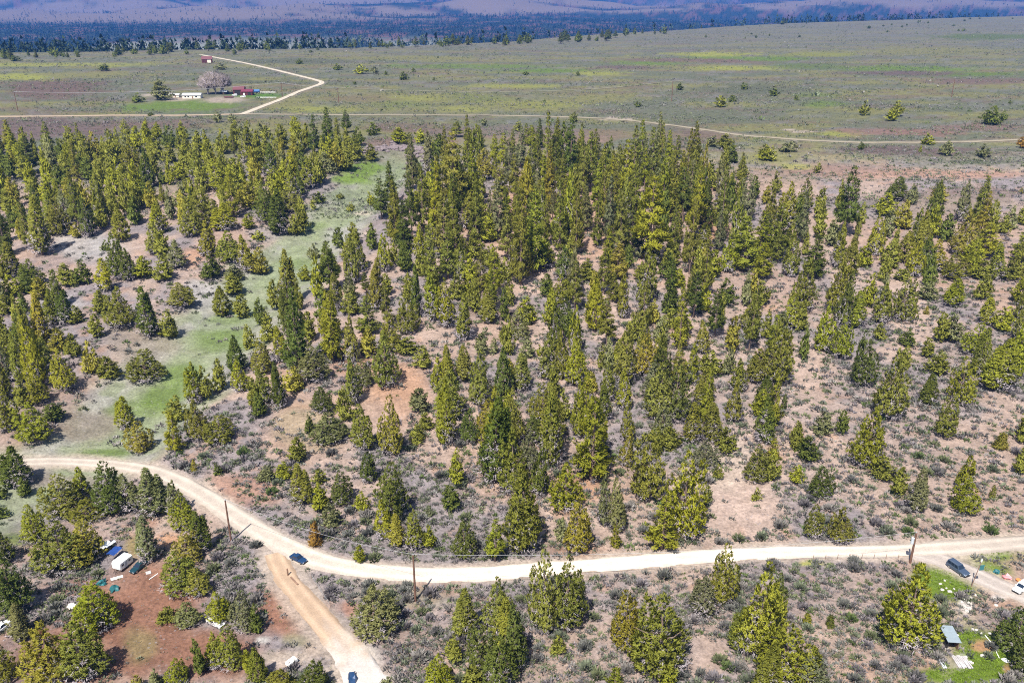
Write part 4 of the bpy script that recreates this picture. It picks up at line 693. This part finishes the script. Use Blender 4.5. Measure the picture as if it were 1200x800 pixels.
# green verge grass on the lot at the right
vx, vy, vz, vpx, vpy, vrng = bush_points(9000, 25, (1065, 1225, 635, 815)); vk = np.zeros(len(vx), bool)
for (ax, ay, rx, ry) in ((1095, 677, 22, 11), (1112, 690, 28, 10), (1140, 668, 30, 6), (1172, 646, 42, 6), (1160, 767, 42, 26), (1185, 785, 32, 22), (1120, 790, 45, 9), (1130, 745, 20, 6)): vk |= np.hypot((vpx-ax)/rx, (vpy-ay)/ry) < vrng.uniform(.6, 1.1, len(vx))
for (ax, ay, rx, ry) in ((1152, 757, 16, 8), (1180, 783, 6, 8), (1109, 748, 8, 10), (1127, 774, 9, 9)): vk &= np.hypot((vpx-ax)/rx, (vpy-ay)/ry) > 1
vk &= ~on_road(vx, vy, .2); vx, vy, vz = vx[vk], vy[vk], vz[vk]
V, CC = bush_tris(vx, vy, vz, vrng.uniform(.15, .34, len(vx)), np.zeros(len(vx), int), vrng, 9); n = len(V)//3
tag(link('verge_grass', mesh_np('verge_grass', V, np.arange(n*3).reshape(n, 3), [M_SCRUB], False, CC/np.array(BCOL[0])*np.array([.14, .21, .022]))), 'fresh green grass on the verge and lot', None, None, 'stuff')
# scrub of the plain
m = 120000; prng = np.random.default_rng(31); Y = np.exp(prng.uniform(np.log(285), np.log(1700), m)); X = prng.uniform(-.68, .68, m)*Y
nz = fbm(X/40, Y/16, 53, 4); kp = (Y < edge_dist(X, Y)) & (prng.uniform(0, 1, m) < .15+.85*sstep(.42, .6, nz)); kp &= seg_dist(X, Y, ROADW['plainB'][0][::6]) > 4
kp &= seg_dist(X, Y, ROADW['plainA'][0][::6]) > 4; kp &= seg_dist(X, Y, ROADW['lane'][0][::6]) > 4
qx, qy, _ = to_px(X, Y, height(X, Y)); kp &= ~(np.hypot((qx-225)/80, (qy-120)/12) < 1); kp &= prng.uniform(0, 1, m) < np.clip(250/Y+.3, .45, 1)
X, Y = X[kp], Y[kp]; R_ = np.exp(prng.normal(np.log(.62), .38, len(X)))*(1+Y/1800)
V, CC = bush_tris(X, Y, height(X, Y), R_, prng.choice(7, len(X), p=[.35, .2, .08, .2, .05, .07, .05]), prng, 8); n = len(V)//3
tag(link('plain_sagebrush', mesh_np('plain_sagebrush', V, np.arange(n*3).reshape(n, 3), [M_SCRUB], False, CC)), 'grey green sage scrub dotted over the plain', None, None, 'stuff')
# ------------------------------------------------------------------ vehicles
def P3(px, py): p = at(px, py); return float(p[0]), float(p[1]), float(p[2])
def heading(a, b): p, q = P3(*a), P3(*b); return math.atan2(q[1]-p[1], q[0]-p[0])
def ring(x, w, z0, z1, b):                       # rounded rectangle across the car at station x
    return [(x, -w, z0+b), (x, -w+b*.6, z0), (x, w-b*.6, z0), (x, w, z0+b), (x, w, z1-b), (x, w-b, z1), (x, -w+b, z1), (x, -w, z1-b)]
def car(name, loc, rz, label, L=4.7, W=1.82, H=1.45, m=None, suv=False, cat='car', scale=1.0, van=False):
    e = empty(name, loc, rz, (scale*.68,)*3); tag(e, label, cat)
    h, w = L/2, W/2; belt = H*(.56 if suv else .60); z0 = .26
    hood = belt*(.95 if suv else .90); body = MB()
    body.loft([ring(-h, w*.84, z0+.16, belt*.88, .1), ring(-h+.12, w*.94, z0+.02, belt*.97, .1), ring(-h*.62, w, z0, belt, .1), ring(h*.30, w, z0, belt, .1), ring(h*.42, w*.99, z0, hood+.03, .1), ring(h-.35, w*.95, z0, hood*.93, .12), ring(h-.08, w*.88, z0+.04, hood*.82, .1), ring(h, w*.78, z0+.14, hood*.7, .08)])
    body.build('body', m, e, False)
    xb0, xb1 = (-h*.97 if suv else -h*.66), h*.36; xt0, xt1 = (-h*.88 if suv else -h*.36), (h*.12 if suv else h*.02)
    wb, wt = w*.94, w*.78; zt = H-.05; zb = belt-.03
    B = [(xb0, -wb, zb), (xb1, -wb, zb), (xb1, wb, zb), (xb0, wb, zb)]; Tt = [(xt0, -wt, zt), (xt1, -wt, zt), (xt1, wt, zt), (xt0, wt, zt)]
    cb = MB(); cb.loft([B, Tt]); cb.build('cabin', m, e)
    rf_ = MB(); rf_.loft([[(xt0-.03, -wt-.02, zt), (xt1+.03, -wt-.02, zt), (xt1+.03, wt+.02, zt), (xt0-.03, wt+.02, zt)], [(xt0+.12, -wt+.12, H), (xt1-.15, -wt+.12, H), (xt1-.15, wt-.12, H), (xt0+.12, wt-.12, H)]]); rf_.build('roof', m, e)
    def pane(nm, q, u0, u1, v0, v1):
        q = [np.array(p) for p in q]; nrm = np.cross(q[1]-q[0], q[3]-q[0]); nrm = nrm/np.linalg.norm(nrm)
        def f(u, v): return (q[0]*(1-u)+q[1]*u)*(1-v)+(q[3]*(1-u)+q[2]*u)*v
        a = [f(u0, v0), f(u1, v0), f(u1, v1), f(u0, v1)]
        b_ = MB(); b_.loft([[p+nrm*.002 for p in a], [p+nrm*.014 for p in a]]); return b_.build(nm, M_GLASS, e)
    pane('windscreen', [B[1], B[2], Tt[2], Tt[1]], .07, .93, .08, .92)
    pane('rear_window', [B[3], B[0], Tt[0], Tt[3]], .1, .9, .15, .9)
    ns = 3 if suv else 2
    for s, q in ((0, [B[0], B[1], Tt[1], Tt[0]]), (1, [B[2], B[3], Tt[3], Tt[2]])):
        for k in range(ns):
            pane('side_window', q, .05+.9*k/ns+.015, .05+.9*(k+1)/ns-.015, .12, .9)
    for sx in (-h*.6, h*.63):
        for sy in (-1, 1):
            tb = MB(); tb.tube([(sx, sy*(w-.17), .33), (sx, sy*(w+.02), .33)], .34, 14); ty = tb.build('wheel', M_TYRE, e)
            rb = MB(); rb.tube([(sx, sy*(w-.1), .33), (sx, sy*(w+.035), .33)], .2, 10); rb.build('rim', M_CHROME, ty)
    for sy in (-1, 1):
        b_ = MB(); b_.box((h-.04, sy*w*.62, hood*.66), (.14, .34, .14)); b_.build('headlight', M_LAMP, e)
        b_ = MB(); b_.box((-h+.04, sy*w*.7, belt*.74), (.12, .26, .18)); b_.build('tail_light', M_RED, e)
        b_ = MB(); b_.box((h*.27, sy*(w+.1), belt+.06), (.12, .2, .14)); b_.build('wing_mirror', m, e)
        if suv: b_ = MB(); b_.tube([(xt0+.2, sy*wt*.85, H+.04), (xt1-.2, sy*wt*.85, H+.04)], .025, 5); b_.build('roof_rail', M_CHROME, e)
    b_ = MB(); b_.box((h+.02, 0, z0+.16), (.12, w*1.6, .2)); b_.build('bumper', M_DARK, e)
    return e
x = P3(1122, 669); car('suv', (x[0], x[1], x[2]+.09), heading((1110, 662), (1136, 680)), 'slate blue SUV with roof rails parked on the side road junction', 5.1, 1.98, 1.85, M_SLATE, True, 'SUV')
x = P3(350, 656.5); car('sedan', (x[0], x[1], x[2]+.07), heading((341, 652), (360, 661)), 'dark navy sedan parked at the top of the dirt driveway', 4.75, 1.85, 1.45, M_NAVY, scale=.93)
x = P3(163, 666); car('dark_car', x, heading((173, 658), (154, 673)), 'dark green car parked beside the white camper', 4.3, 1.7, 1.42, M_BLACKGREEN)
x = P3(1196, 691); car('white_car', (x[0], x[1], x[2]+.08), heading((1206, 684), (1186, 697)), 'white car on the side road at the right edge', 4.6, 1.8, 1.7, M_WHITE, True)
x = P3(253, 731); car('white_car', x, heading((243, 726), (264, 736)), 'white car half hidden under junipers by the red earth', 4.2, 1.7, 1.6, M_WHITE)
x = P3(4, 736); car('white_car', x, heading((-6, 742), (14, 726)), 'white car between junipers at the left edge', 4.4, 1.75, 1.6, M_WHITE)

# ------------------------------------------------------------------ camp
x, y_, z = P3(145, 664); hd = heading((155, 656), (141, 668))
e = empty('camper', (x, y_, z), hd, (.66,)*3); tag(e, 'white hard sided camper with rounded roof in the camp clearing', 'camper')
b = MB(); b.loft([ring(xx, ww, .55+dz, hh, .25) for xx, ww, dz, hh in ((-2.0, 1.15, .25, 2.3), (-1.8, 1.25, 0, 2.65), (1.75, 1.25, 0, 2.7), (2.05, 1.2, .3, 2.35))]); b.build('body', M_WHITE, e)
b = MB(); b.box((.3, 1.262, 1.45), (.65, .03, 1.6)); d = b.build('door', M_PALE, e)
for sx, sy in ((-.9, 1), (1.2, 1), (-.8, -1), (.9, -1)): b = MB(); b.box((sx, sy*1.265, 1.75), (.6, .035, .45)); b.build('window', M_GLASS, e)
b = MB(); b.box((.2, 0, 2.74), (.6, .6, .14)); b.build('roof_vent', M_PALE, e)
for sy in (-1, 1): b = MB(); b.tube([(-.2, sy*1.0, .33), (-.2, sy*1.24, .33)], .33, 12); b.build('wheel', M_TYRE, e)
b = MB(); b.tube([(2.0, .5, .55), (3.1, 0, .5)], .06, 4); b.tube([(2.0, -.5, .55), (3.1, 0, .5)], .06, 4); b.build('hitch', M_DARK, e)
def canopy(name, c, rz, sx, sy, zh, m, label, cat='tarpaulin', seed=0):
    e = empty(name, c, rz, (.66,)*3); tag(e, label, cat); n = 9; V = []; rg = np.random.default_rng(seed)
    for j in range(n):
        for i in range(n):
            u, v = i/(n-1)-.5, j/(n-1)-.5; V.append((u*sx, v*sy, zh+.5*(.5-abs(v))-.35*(1-4*u*u)*(1-4*v*v)*.5+rg.normal(0, .05)))
    f = [(j*n+i, j*n+i+1, (j+1)*n+i+1, (j+1)*n+i) for j in range(n-1) for i in range(n-1)]
    b = MB(); b.add(V, f); o = b.build('sheet', m, e, True)
    for a in (-1, 1):
        for q in (-1, 1): b = MB(); b.tube([(a*sx*.47, q*sy*.47, -.2), (a*sx*.47, q*sy*.47, zh+.02)], .035, 6); b.build('pole', M_DARK, e)
    return e
canopy('tarp_shelter', P3(136, 655), hd+.1, 3.2, 2.2, 2.4, M_BLUE, 'blue tarpaulin shelter standing next to the white camper', seed=1)
canopy('pale_shelter', P3(125, 650), hd+.25, 3.0, 1.3, 2.9, M_WHITECLOTH, 'ragged white sheet shelter beyond the blue tarpaulin', seed=2)
canopy('pale_shelter', P3(131, 648), hd-.1, 2.8, 1.0, 2.7, M_PALE, 'narrow grey white awning between blue tarpaulin and white sheet', seed=5)
def crumple(name, px, py, sx, sy, sz, m, label, cat, seed, rz=0.0, rough=.25, group=None, dz=0):
    import bmesh
    bm = bmesh.new(); bmesh.ops.create_icosphere(bm, subdivisions=2, radius=1)
    rg = np.random.default_rng(seed)
    for v in bm.verts:
        k = 1+rg.normal(0, rough); v.co = (v.co.x*sx*k, v.co.y*sy*k, max(v.co.z, -.3)*sz*k)
    me = bpy.data.meshes.new(name); bm.to_mesh(me); bm.free(); me.materials.append(m); o = link(name, me)
    p = P3(px, py); o.location = (p[0], p[1], p[2]+.1+dz); o.rotation_euler = (0, 0, rz); tag(o, label, cat, group); return o
crumple('tarp_bundle', 120, 684, .7, .5, .6, M_TEAL, 'teal tarpaulin bundle nearest the dark bush in camp', 'tarpaulin', 3)
crumple('tarp_bundle', 134, 691, .7, .6, .6, M_TEAL, 'teal tarpaulin bundle at the foot of a big juniper', 'tarpaulin', 4)
crumple('tarp_bundle', 413, 796, .7, .8, .8, M_NAVY, 'dark blue covered bundle on the chalky driveway pad', 'bundle', 5)
crumple('junk_heap', 1180, 677, .6, .55, .4, M_PINK, 'faded pink heap of plastic on the grass verge', 'junk', 6, rough=.3)
crumple('junk_heap', 1193, 680, .4, .35, .35, M_ORANGE, 'orange plastic heap beside the pink one', 'junk', 7, rough=.3)
crumple('junk_heap', 1168, 671, .4, .4, .4, M_TEAL, 'small teal bundle on the green verge', 'junk', 8, rough=.3)
crumple('tub', 1178, 774, .5, .3, .3, M_WHITE, 'white plastic tub lying on the lawn', 'tub', 9, 2.3, .08)
def slab(name, px, py, d, rz, m, label, cat, dz=.1, n=1):
    p = P3(px, py); b = MB(); b.box((0, 0, 0), d); o = b.build(name, m); o.location = (p[0], p[1], p[2]+d[2]/2+dz-.08); o.rotation_euler = (0, 0, rz); tag(o, label, cat); return o
slab('cloth_sheet', 137, 677, (1.7, .6, .06), .5, M_WHITECLOTH, 'white sheet spread on the ground below the camper', 'sheet')
slab('paving_slab', 174, 671, (.75, .75, .08), .5, M_CONC, 'pale grey slab on red earth beside the dark car', 'slab')
slab('plank', 180, 675.5, (1.6, .11, .08), heading((174, 679), (185, 671)), M_WHITE, 'long white plank lying on the red earth', 'plank')
slab('crate', 46, 742, (1.2, .5, .45), .1, M_REDB, 'small red crate on the ground between lower left junipers', 'crate')
slab('metal_sheet', 1103, 775, (2.4, .5, .12), heading((1098, 766), (1108, 784)), M_PALE, 'narrow pale metal sheet lying below the grey shed', 'metal sheet')
slab('log', 345, 681, (2.3, .22, .2), heading((338, 673), (352, 688)), M_WOOD, 'dark log lying on the dirt driveway edge', 'log')
p = P3(337.5, 674); b = MB(); b.tube([(0, 0, -.3), (0, 0, 1.25)], .13, 8); o = b.build('gate_post', M_WOOD); o.location = p; tag(o, 'short dark gate post at the driveway edge', 'post')
# brush pile
p = P3(88, 706); rg = np.random.default_rng(12); n = 170; th = rg.uniform(0, 6.28, n); r = 1.9*np.sqrt(rg.uniform(0, 1, n)); b = MB()
for i in range(n):
    a = rg.uniform(0, 6.28); l = rg.uniform(.4, 1.0); c_ = np.array([r[i]*cos(th[i]), r[i]*sin(th[i])*.8, .1+rg.uniform(0, .7)*(1-r[i]/2.2)]); d_ = np.array([cos(a), sin(a), rg.normal(0, .35)])*l/2
    b.tube([c_-d_, c_+d_], [.03, .015], 3)
o = b.build('brush_pile', M_TWIG); o.location = p; tag(o, 'grey pile of cut branches on the camp ground', 'brush pile'); o['kind'] = 'stuff'
crumple('boulder', 84, 711, .7, .6, .4, M_CREAM, 'tan boulder in front of the grey brush pile', 'boulder', 14, rough=.12)
# small white trailer
p = P3(342, 778); e = empty('utility_trailer', p, heading((337, 782), (348, 774)), (.75,)*3); tag(e, 'small white box trailer on the pale ground by the driveway', 'trailer')
b = MB(); b.box((0, 0, .65), (1.9, 1.1, .6), 0, 0, .97); b.build('box', M_WHITE, e); b = MB(); b.box((.1, 0, .97), (1.5, .85, .05)); b.build('lid', M_CREAM, e)
b = MB(); b.box((.97, 0, .6), (.04, .8, .4)); b.build('front_panel', M_DARK, e)
for s in (-1, 1): b = MB(); b.tube([(0, s*.5, .28), (0, s*.66, .28)], .28, 10); b.build('wheel', M_TYRE, e)
b = MB(); b.tube([(.95, 0, .4), (1.8, 0, .4)], .05, 5); b.build('drawbar', M_DARK, e)
# grey shed
p = P3(1111, 753); hs = heading((1106, 741), (1113, 754)); e = empty('shed', p, hs); tag(e, 'low open sided shed with pale grey blue sheet roof', 'shed')
for s in (-1, 1): b = MB(); b.box((0, s*.68, .75), (2.9, .07, 1.5)); b.build('wall', M_DARK if s < 0 else M_WOOD, e)
b = MB(); b.box((-1.42, 0, .75), (.07, 1.28, 1.5)); b.build('back_wall', M_WOOD, e)
for k in range(5): b = MB(); b.box((-1.33+.665*k, 0, 1.56+.006*(k % 2)), (.655, 1.75, .05)); b.build('roof_sheet', M_GREYBLUE, e)
# stack of boards
p = P3(1127, 776); e = empty('board_stack', p, hs+.1); tag(e, 'low stack of weathered pale boards on the lawn edge', 'board stack')
rg = random.Random(4)
for k in range(8): b = MB(); b.box((rg.uniform(-.15, .15), -.8+.23*k, .12+rg.uniform(0, .05)), (2.2, .2, .1), rg.uniform(-.05, .05)); b.build('board', M_CONC, e)
for k in range(2): b = MB(); b.box((-.7+1.4*k, 0, .03), (.12, 1.9, .1)); b.build('bearer', M_WOOD, e)
# hose and stones
hp = [P3(*q) for q in ((1154, 744), (1160, 751), (1165, 758), (1168, 765), (1171, 771))]; b = MB(); b.tube([(a, c_, d+.06) for a, c_, d in crom(hp, .4)], .055, 6); tag(b.build('hose', M_WHITE), 'white hose curving over the green lawn', 'hose')
STN = [(1104, 691), (1109, 689), (1113, 693), (1118, 690), (1122, 696), (1128, 700), (1131, 703), (1135, 706), (1130, 709), (1127, 705), (1138, 701), (1143, 697), (1102, 684), (1107, 680), (1137, 713), (1133, 716), (1140, 737), (1144, 738), (1118, 747), (1121, 744), (1151, 768), (1155, 764), (1131, 770), (1138, 776), (1167, 709), (1150, 742), (1110, 760), (1160, 742)]
SB = []
for k in range(5):
    o = crumple('stone', 1130, 705, .3, .24, .2, M_STONE, 'x', 'stone', 40+k, rough=.16); SB.append(o.data); bpy.data.objects.remove(o)
SI = [dict(px=a, py=b) for a, b in STN]
LM_KEEP = LANDMARKS[:]; LANDMARKS[:] = [('slate blue SUV', 1122, 668), ('grey roofed shed', 1109, 748), ('board stack', 1127, 776), ('leaning sign post', 1138, 686), ('white hose', 1165, 757)]
rank_labels(SI, 'pale stone'); LANDMARKS[:] = LM_KEEP
for k, q in enumerate(SI):
    o = link('stone', SB[k % 5]); p = P3(q['px'], q['py']); s = random.Random(k).uniform(.5, 1.15); o.location = (p[0], p[1], p[2]+.04); o.scale = (s,)*3; o.rotation_euler = (0, 0, k*1.3)
    tag(o, ('larger ' if s > .8 else 'small ')+(q['where'] or 'pale stone scattered on the green verge'), 'stone', 'pale stones strewn about the verge')
# rim rock at the head of the draw
rg = np.random.default_rng(15); b_ = None; VV, FF = [], []
import bmesh
bm = bmesh.new(); bmesh.ops.create_icosphere(bm, subdivisions=1, radius=1); bv = np.array([v.co[:] for v in bm.verts]); bf = np.array([[v.index for v in f.verts] for f in bm.faces]); bm.free()
for k in range(150):
    if k < 110: px, py = rg.uniform(425, 505), 0; py = np.interp(px, [425, 460, 505], [178, 172, 177])+rg.normal(0, 2.2)
    else: px, py = rg.uniform(475, 500), rg.uniform(176, 195)
    p = P3(px, py); s = rg.uniform(.5, 1.7); v = bv*(1+rg.normal(0, .16, (len(bv), 1)))*[s, s*.8, s*.7]; FF.append(bf+sum(len(q) for q in VV)); VV.append(v+[p[0], p[1], p[2]+.1])
o = link('rim_rocks', mesh_np('rim_rocks', np.concatenate(VV), np.concatenate(FF), [M_ROCK])); tag(o, 'broken dark rock along the head of the draw', None, None, 'stuff')

# ------------------------------------------------------------------ poles, wires, sign, fence
def pole(px, py, top, label, r=.15, arm=0.0, box=False, group=None, m=None):
    p = np.array(P3(px, py)); v = (top[1]-400)/FPX; zr = -p[1]*(v*cp+sp_)/(cp-v*sp_); H = zr+82-p[2]
    e = empty('utility_pole', p); tag(e, label, 'utility pole', group)
    b = MB(); b.tube([(0, 0, -.5), (0, 0, H*.5), (0, 0, H)], [r*1.15, r*.95, r*.75], 8); b.build('shaft', m or M_POLE, e)
    if arm:
        b = MB(); b.box((0, .0, H-.5), (arm, .12, .14), .9); b.build('crossarm', M_POLE, e)
        for s in (-1, 1): b = MB(); b.tube([(s*arm*.45*cos(.9), s*arm*.45*sin(.9), H-.43), (s*arm*.45*cos(.9), s*arm*.45*sin(.9), H-.15)], .05, 6); b.build('insulator', M_PALE, e)
    b = MB(); b.tube([(0, 0, H+.002), (0, 0, H+.22)], .06, 6); b.build('insulator', M_PALE, e)
    if box: b = MB(); b.tube([(-.38, -.05, H-1.9), (-.38, -.05, H-.9)], .24, 10); b.build('transformer', M_PALE, e)
    return p+[0, 0, H+.15]
t1 = pole(271, 634, (265, 586), 'utility pole on the left beside the bend of the gravel road', .16)
t2 = pole(487, 704, (484.5, 650), 'middle utility pole standing below the gravel road', .16)
t3 = pole(1066.5, 659, (1072.5, 624), 'right utility pole with pale transformer by the side road', .18, box=True)
PT = []
for a, b_, t_, lb in ((21, 130, 108, 'farthest left utility pole on the brown plain'), (331, 113.5, 97, 'utility pole beside the bend of the ranch lane'), (397, 121, 103, 'utility pole on the plain right of the ranch lane'), (787, 119, 95, 'utility pole in mid plain above the forked road'), (1115, 114, 91, 'pale utility pole on the right part of the plain')):
    PT.append(pole(a, b_, (a, t_), lb, .2, arm=2.2))
def wire(a, b, sag, r, label):
    pts = [np.array(a)*(1-t)+np.array(b)*t-[0, 0, sag*4*t*(1-t)] for t in np.linspace(0, 1, 17)]; w = MB(); w.tube(pts, r, 4); tag(w.build('power_cable', M_WIRE), label, 'cable')
wire(t1, t2, 1.2, .022, 'thin power cable between the left and middle roadside poles'); wire(t2, t3, 1.6, .022, 'thin power cable between the middle and right roadside poles')
wire(PT[0], PT[1], 2.5, .07, 'pale power cable crossing the plain past the ranch'); wire(PT[1], PT[2], .8, .06, 'pale power cable over the ranch lane')
p = P3(1138, 687); q = P3(1138, 687); e = empty('sign_post', p); tag(e, 'teal sign on a thin leaning post beside the SUV', 'sign')
b = MB(); b.tube([(0, 0, -.3), (.75, .25, 4.3)], [.07, .05], 7); b.build('post', M_WOOD, e)
b = MB(); b.box((1.0, .16, 3.3), (.7, .05, .9), .15); b.build('panel', M_SIGN, e); b = MB(); b.tube([(.76, .25, 4.28), (.8, .27, 4.75)], .1, 6); b.build('cap', M_WHITE, e)
e = None
def wire_fence(pts, label, name='wire_fence', step=0, hgt=.9, pr=.035):
    W3 = [P3(*q) for q in pts]; e = empty(name, W3[0]); tag(e, label, 'fence'); o0 = np.array(W3[0])
    for q in W3: b = MB(); d = np.array(q)-o0; b.tube([d-[0, 0, .2], d+[0, 0, hgt]], pr, 6); b.build('post', M_WOOD, e)
    for h_ in (.45, .8, 1.05):
        for a, c_ in zip(W3[:-1], W3[1:]): b = MB(); b.tube([np.array(a)-o0+[0, 0, h_*hgt/1.1], np.array(c_)-o0+[0, 0, h_*hgt/1.1]], (.012 if name == 'wire_fence' else .05), 4); b.build('wire' if name == 'wire_fence' else 'rail', M_WIRE if name == 'wire_fence' else M_WHITE, e)
    return e
wire_fence([(953+14.2*k, 654.5-.0*k+(.2 if k % 2 else 0)) for k in range(8)], 'wire fence on thin posts below the gravel road')
wire_fence([(365, 677), (372, 688), (379, 700), (387, 711)], 'short wire fence along the right side of the dirt driveway')

# ------------------------------------------------------------------ ranch
def house(name, px, py, rz, L, D, hw, hr, mw, mr, label, cat, doors=(), windows=(), over=.4):
    p = P3(px, py); e = empty(name, p, rz, (.72,)*3); tag(e, label, cat); l, d = L/2, D/2
    b = MB(); b.loft([[(-l, -d, -.3), (l, -d, -.3), (l, d, -.3), (-l, d, -.3)], [(-l, -d, hw), (l, -d, hw), (l, d, hw), (-l, d, hw)]], cap=False)
    for s in (-l, l): b.add([(s, -d, hw), (s, d, hw), (s, 0, hw+hr)], [(0, 1, 2)])
    b.build('wall', mw, e)
    for s in (-1, 1):
        a = [(-l-over, s*(d+over), hw-hr*over/d), (l+over, s*(d+over), hw-hr*over/d), (l+over, 0, hw+hr), (-l-over, 0, hw+hr)]
        r = MB(); r.loft([[(q[0], q[1], q[2]+.03) for q in a], [(q[0], q[1], q[2]+.2) for q in a]]); r.build('roof', mr, e)
    for (dx, w_, h_, mm) in doors: b = MB(); b.box((dx, -d-.03, h_/2), (w_, .1, h_)); b.build('door', mm, e)
    for (dx, w_, h_, zc) in windows: b = MB(); b.box((dx, -d-.02, zc), (w_, .08, h_)); b.build('window', M_GLASS, e)
    return e
house('ranch_house', 226, 115, .03, 15, 7, 2.6, 1.3, M_CREAM, M_PALE, 'long low ranch house with pale roof beside leafless trees', 'house', [(1, 1.0, 2.0, M_WOOD)], [(-5, 1.4, 1, 1.5), (-2.5, 1.4, 1, 1.5), (4, 1.6, 1, 1.5)])
house('barn', 281, 111, .1, 9, 9, 4.6, 2.2, M_REDB, M_PINKROOF, 'dark red ranch barn with wide dark doorway', 'barn', [(-1, 4.5, 3.8, M_DARK)])
house('shed', 290.5, 111.5, .1, 9, 7, 3.2, 1.6, M_REDB, M_MAROON, 'maroon roofed shed joined to the right of the ranch barn', 'shed', [(-2.5, 1.2, 2, M_WHITE), (2, 2.5, 2.4, M_DARK)])
house('small_shed', 263, 110.5, -.1, 6, 4, 2.2, 1.0, M_DARK, M_PALE, 'small pale roofed shed left of the ranch barn', 'shed', [(0, 1.2, 1.9, M_WOOD)])
house('pump_house', 205, 114, 0, 8, 3.5, 2.0, .6, M_CREAM, M_WHITE, 'flat white outbuilding at the left of the ranch house', 'outbuilding', [(1, 1.0, 1.8, M_WOOD)])
house('red_barn', 243, 73.5, .25, 12, 9, 4.2, 3.0, M_REDB, M_PINKROOF, 'lone red barn with pale doorway on the upper plain', 'barn', [(2.5, 4.5, 3.6, M_CREAM)], [(-3.5, 1, 1, 2)])
p = P3(301, 109); e = empty('stock_tank', p, .3, (.72,)*3); tag(e, 'blue rounded tank right of the ranch sheds', 'tank'); b = MB(); b.tube([(-2.6, 0, 1.5), (-2.3, 0, 1.5), (2.3, 0, 1.5), (2.6, 0, 1.5)], [1.0, 1.4, 1.4, 1.0], 14); b.build('drum', M_TANK, e)
for s in (-1.5, 1.5): b = MB(); b.box((s, 0, .2), (.4, 2.2, .7)); b.build('cradle', M_CONC, e)
b = MB(); b.box((-3.2, 0, 1.2), (1.0, 1.6, 2.4)); b.build('pump_box', M_WHITE, e)
x = P3(275, 112.5); car('white_car', x, 3.0, 'white car parked before the ranch barn door', 4.8, 1.9, 1.8, M_WHITE, True)
x = P3(285, 114); car('white_car', x, 3.2, 'white car standing in front of the maroon shed', 4.8, 1.9, 1.7, M_WHITE)
x = P3(268, 115); slab('flat_trailer', 268, 115, (5.5, 1.8, .6), .1, M_PINKROOF, 'faded pink flat trailer in the ranch yard', 'trailer', dz=.4)
# leafless ranch trees
def bare_tree(px, py, H, R, label, seed):
    p = P3(px, py); e = empty('leafless_tree', p); tag(e, label, 'tree'); rg = np.random.default_rng(seed); t = MB(); t.tube([(0, 0, -.5), (0, 0, H*.25), (.2, 0, H*.6)], [.55, .4, .15], 7); cs = []
    for i in range(26):
        a = rg.uniform(0, 6.28); f = rg.uniform(.35, 1); z1 = H*rg.uniform(.45, .95); rr_ = R*f*math.sqrt(max(.1, 1-((z1/H-.62)/.45)**2))
        q = np.array([rr_*cos(a), rr_*sin(a), z1]); t.tube([(0, 0, H*rg.uniform(.12, .35)), q*[.5, .5, .72], q], [.2, .1, .03], 4); cs.append(q)
    t.build('trunk', M_TWIG, e)
    n = 330; th = rg.uniform(0, 6.28, n); ph = np.arcsin(rg.uniform(-.6, 1, n)); rr_ = R*np.cbrt(rg.uniform(.1, 1, n))
    c_ = np.stack([rr_*np.cos(th)*np.cos(ph), rr_*np.sin(th)*np.cos(ph), H*.6+np.sin(ph)*H*.4*rr_/R], -1); d = np.stack([np.cos(th), np.sin(th), .9+0*th], -1)
    tm = tuft_mesh(c_, d, np.full(n, 1.7), 11, rg, rg.uniform(.8, 1.2, n), .3, .07); o = link('twig_crown', as_mesh('twig_crown', tm, M_LEAF), e); o.color = (.33, .285, .32, 1)
bare_tree(244, 110.5, 10.5, 5.0, 'smaller left leafless lilac grey tree behind the ranch house', 51); bare_tree(253, 110.5, 13.5, 6.8, 'largest leafless lilac grey tree in the ranch yard', 52); bare_tree(261, 110.5, 12, 5.6, 'right leafless lilac grey tree near the ranch barn', 53)
wire_fence([(300+8*k, 115.6) for k in range(4)], 'white rail fence along the ranch lawn edge', 'rail_fence', hgt=.9, pr=.07)
wire_fence([(305+6*k, 109.4) for k in range(4)], 'white rail fence right of the blue tank', 'rail_fence', hgt=.9, pr=.07)
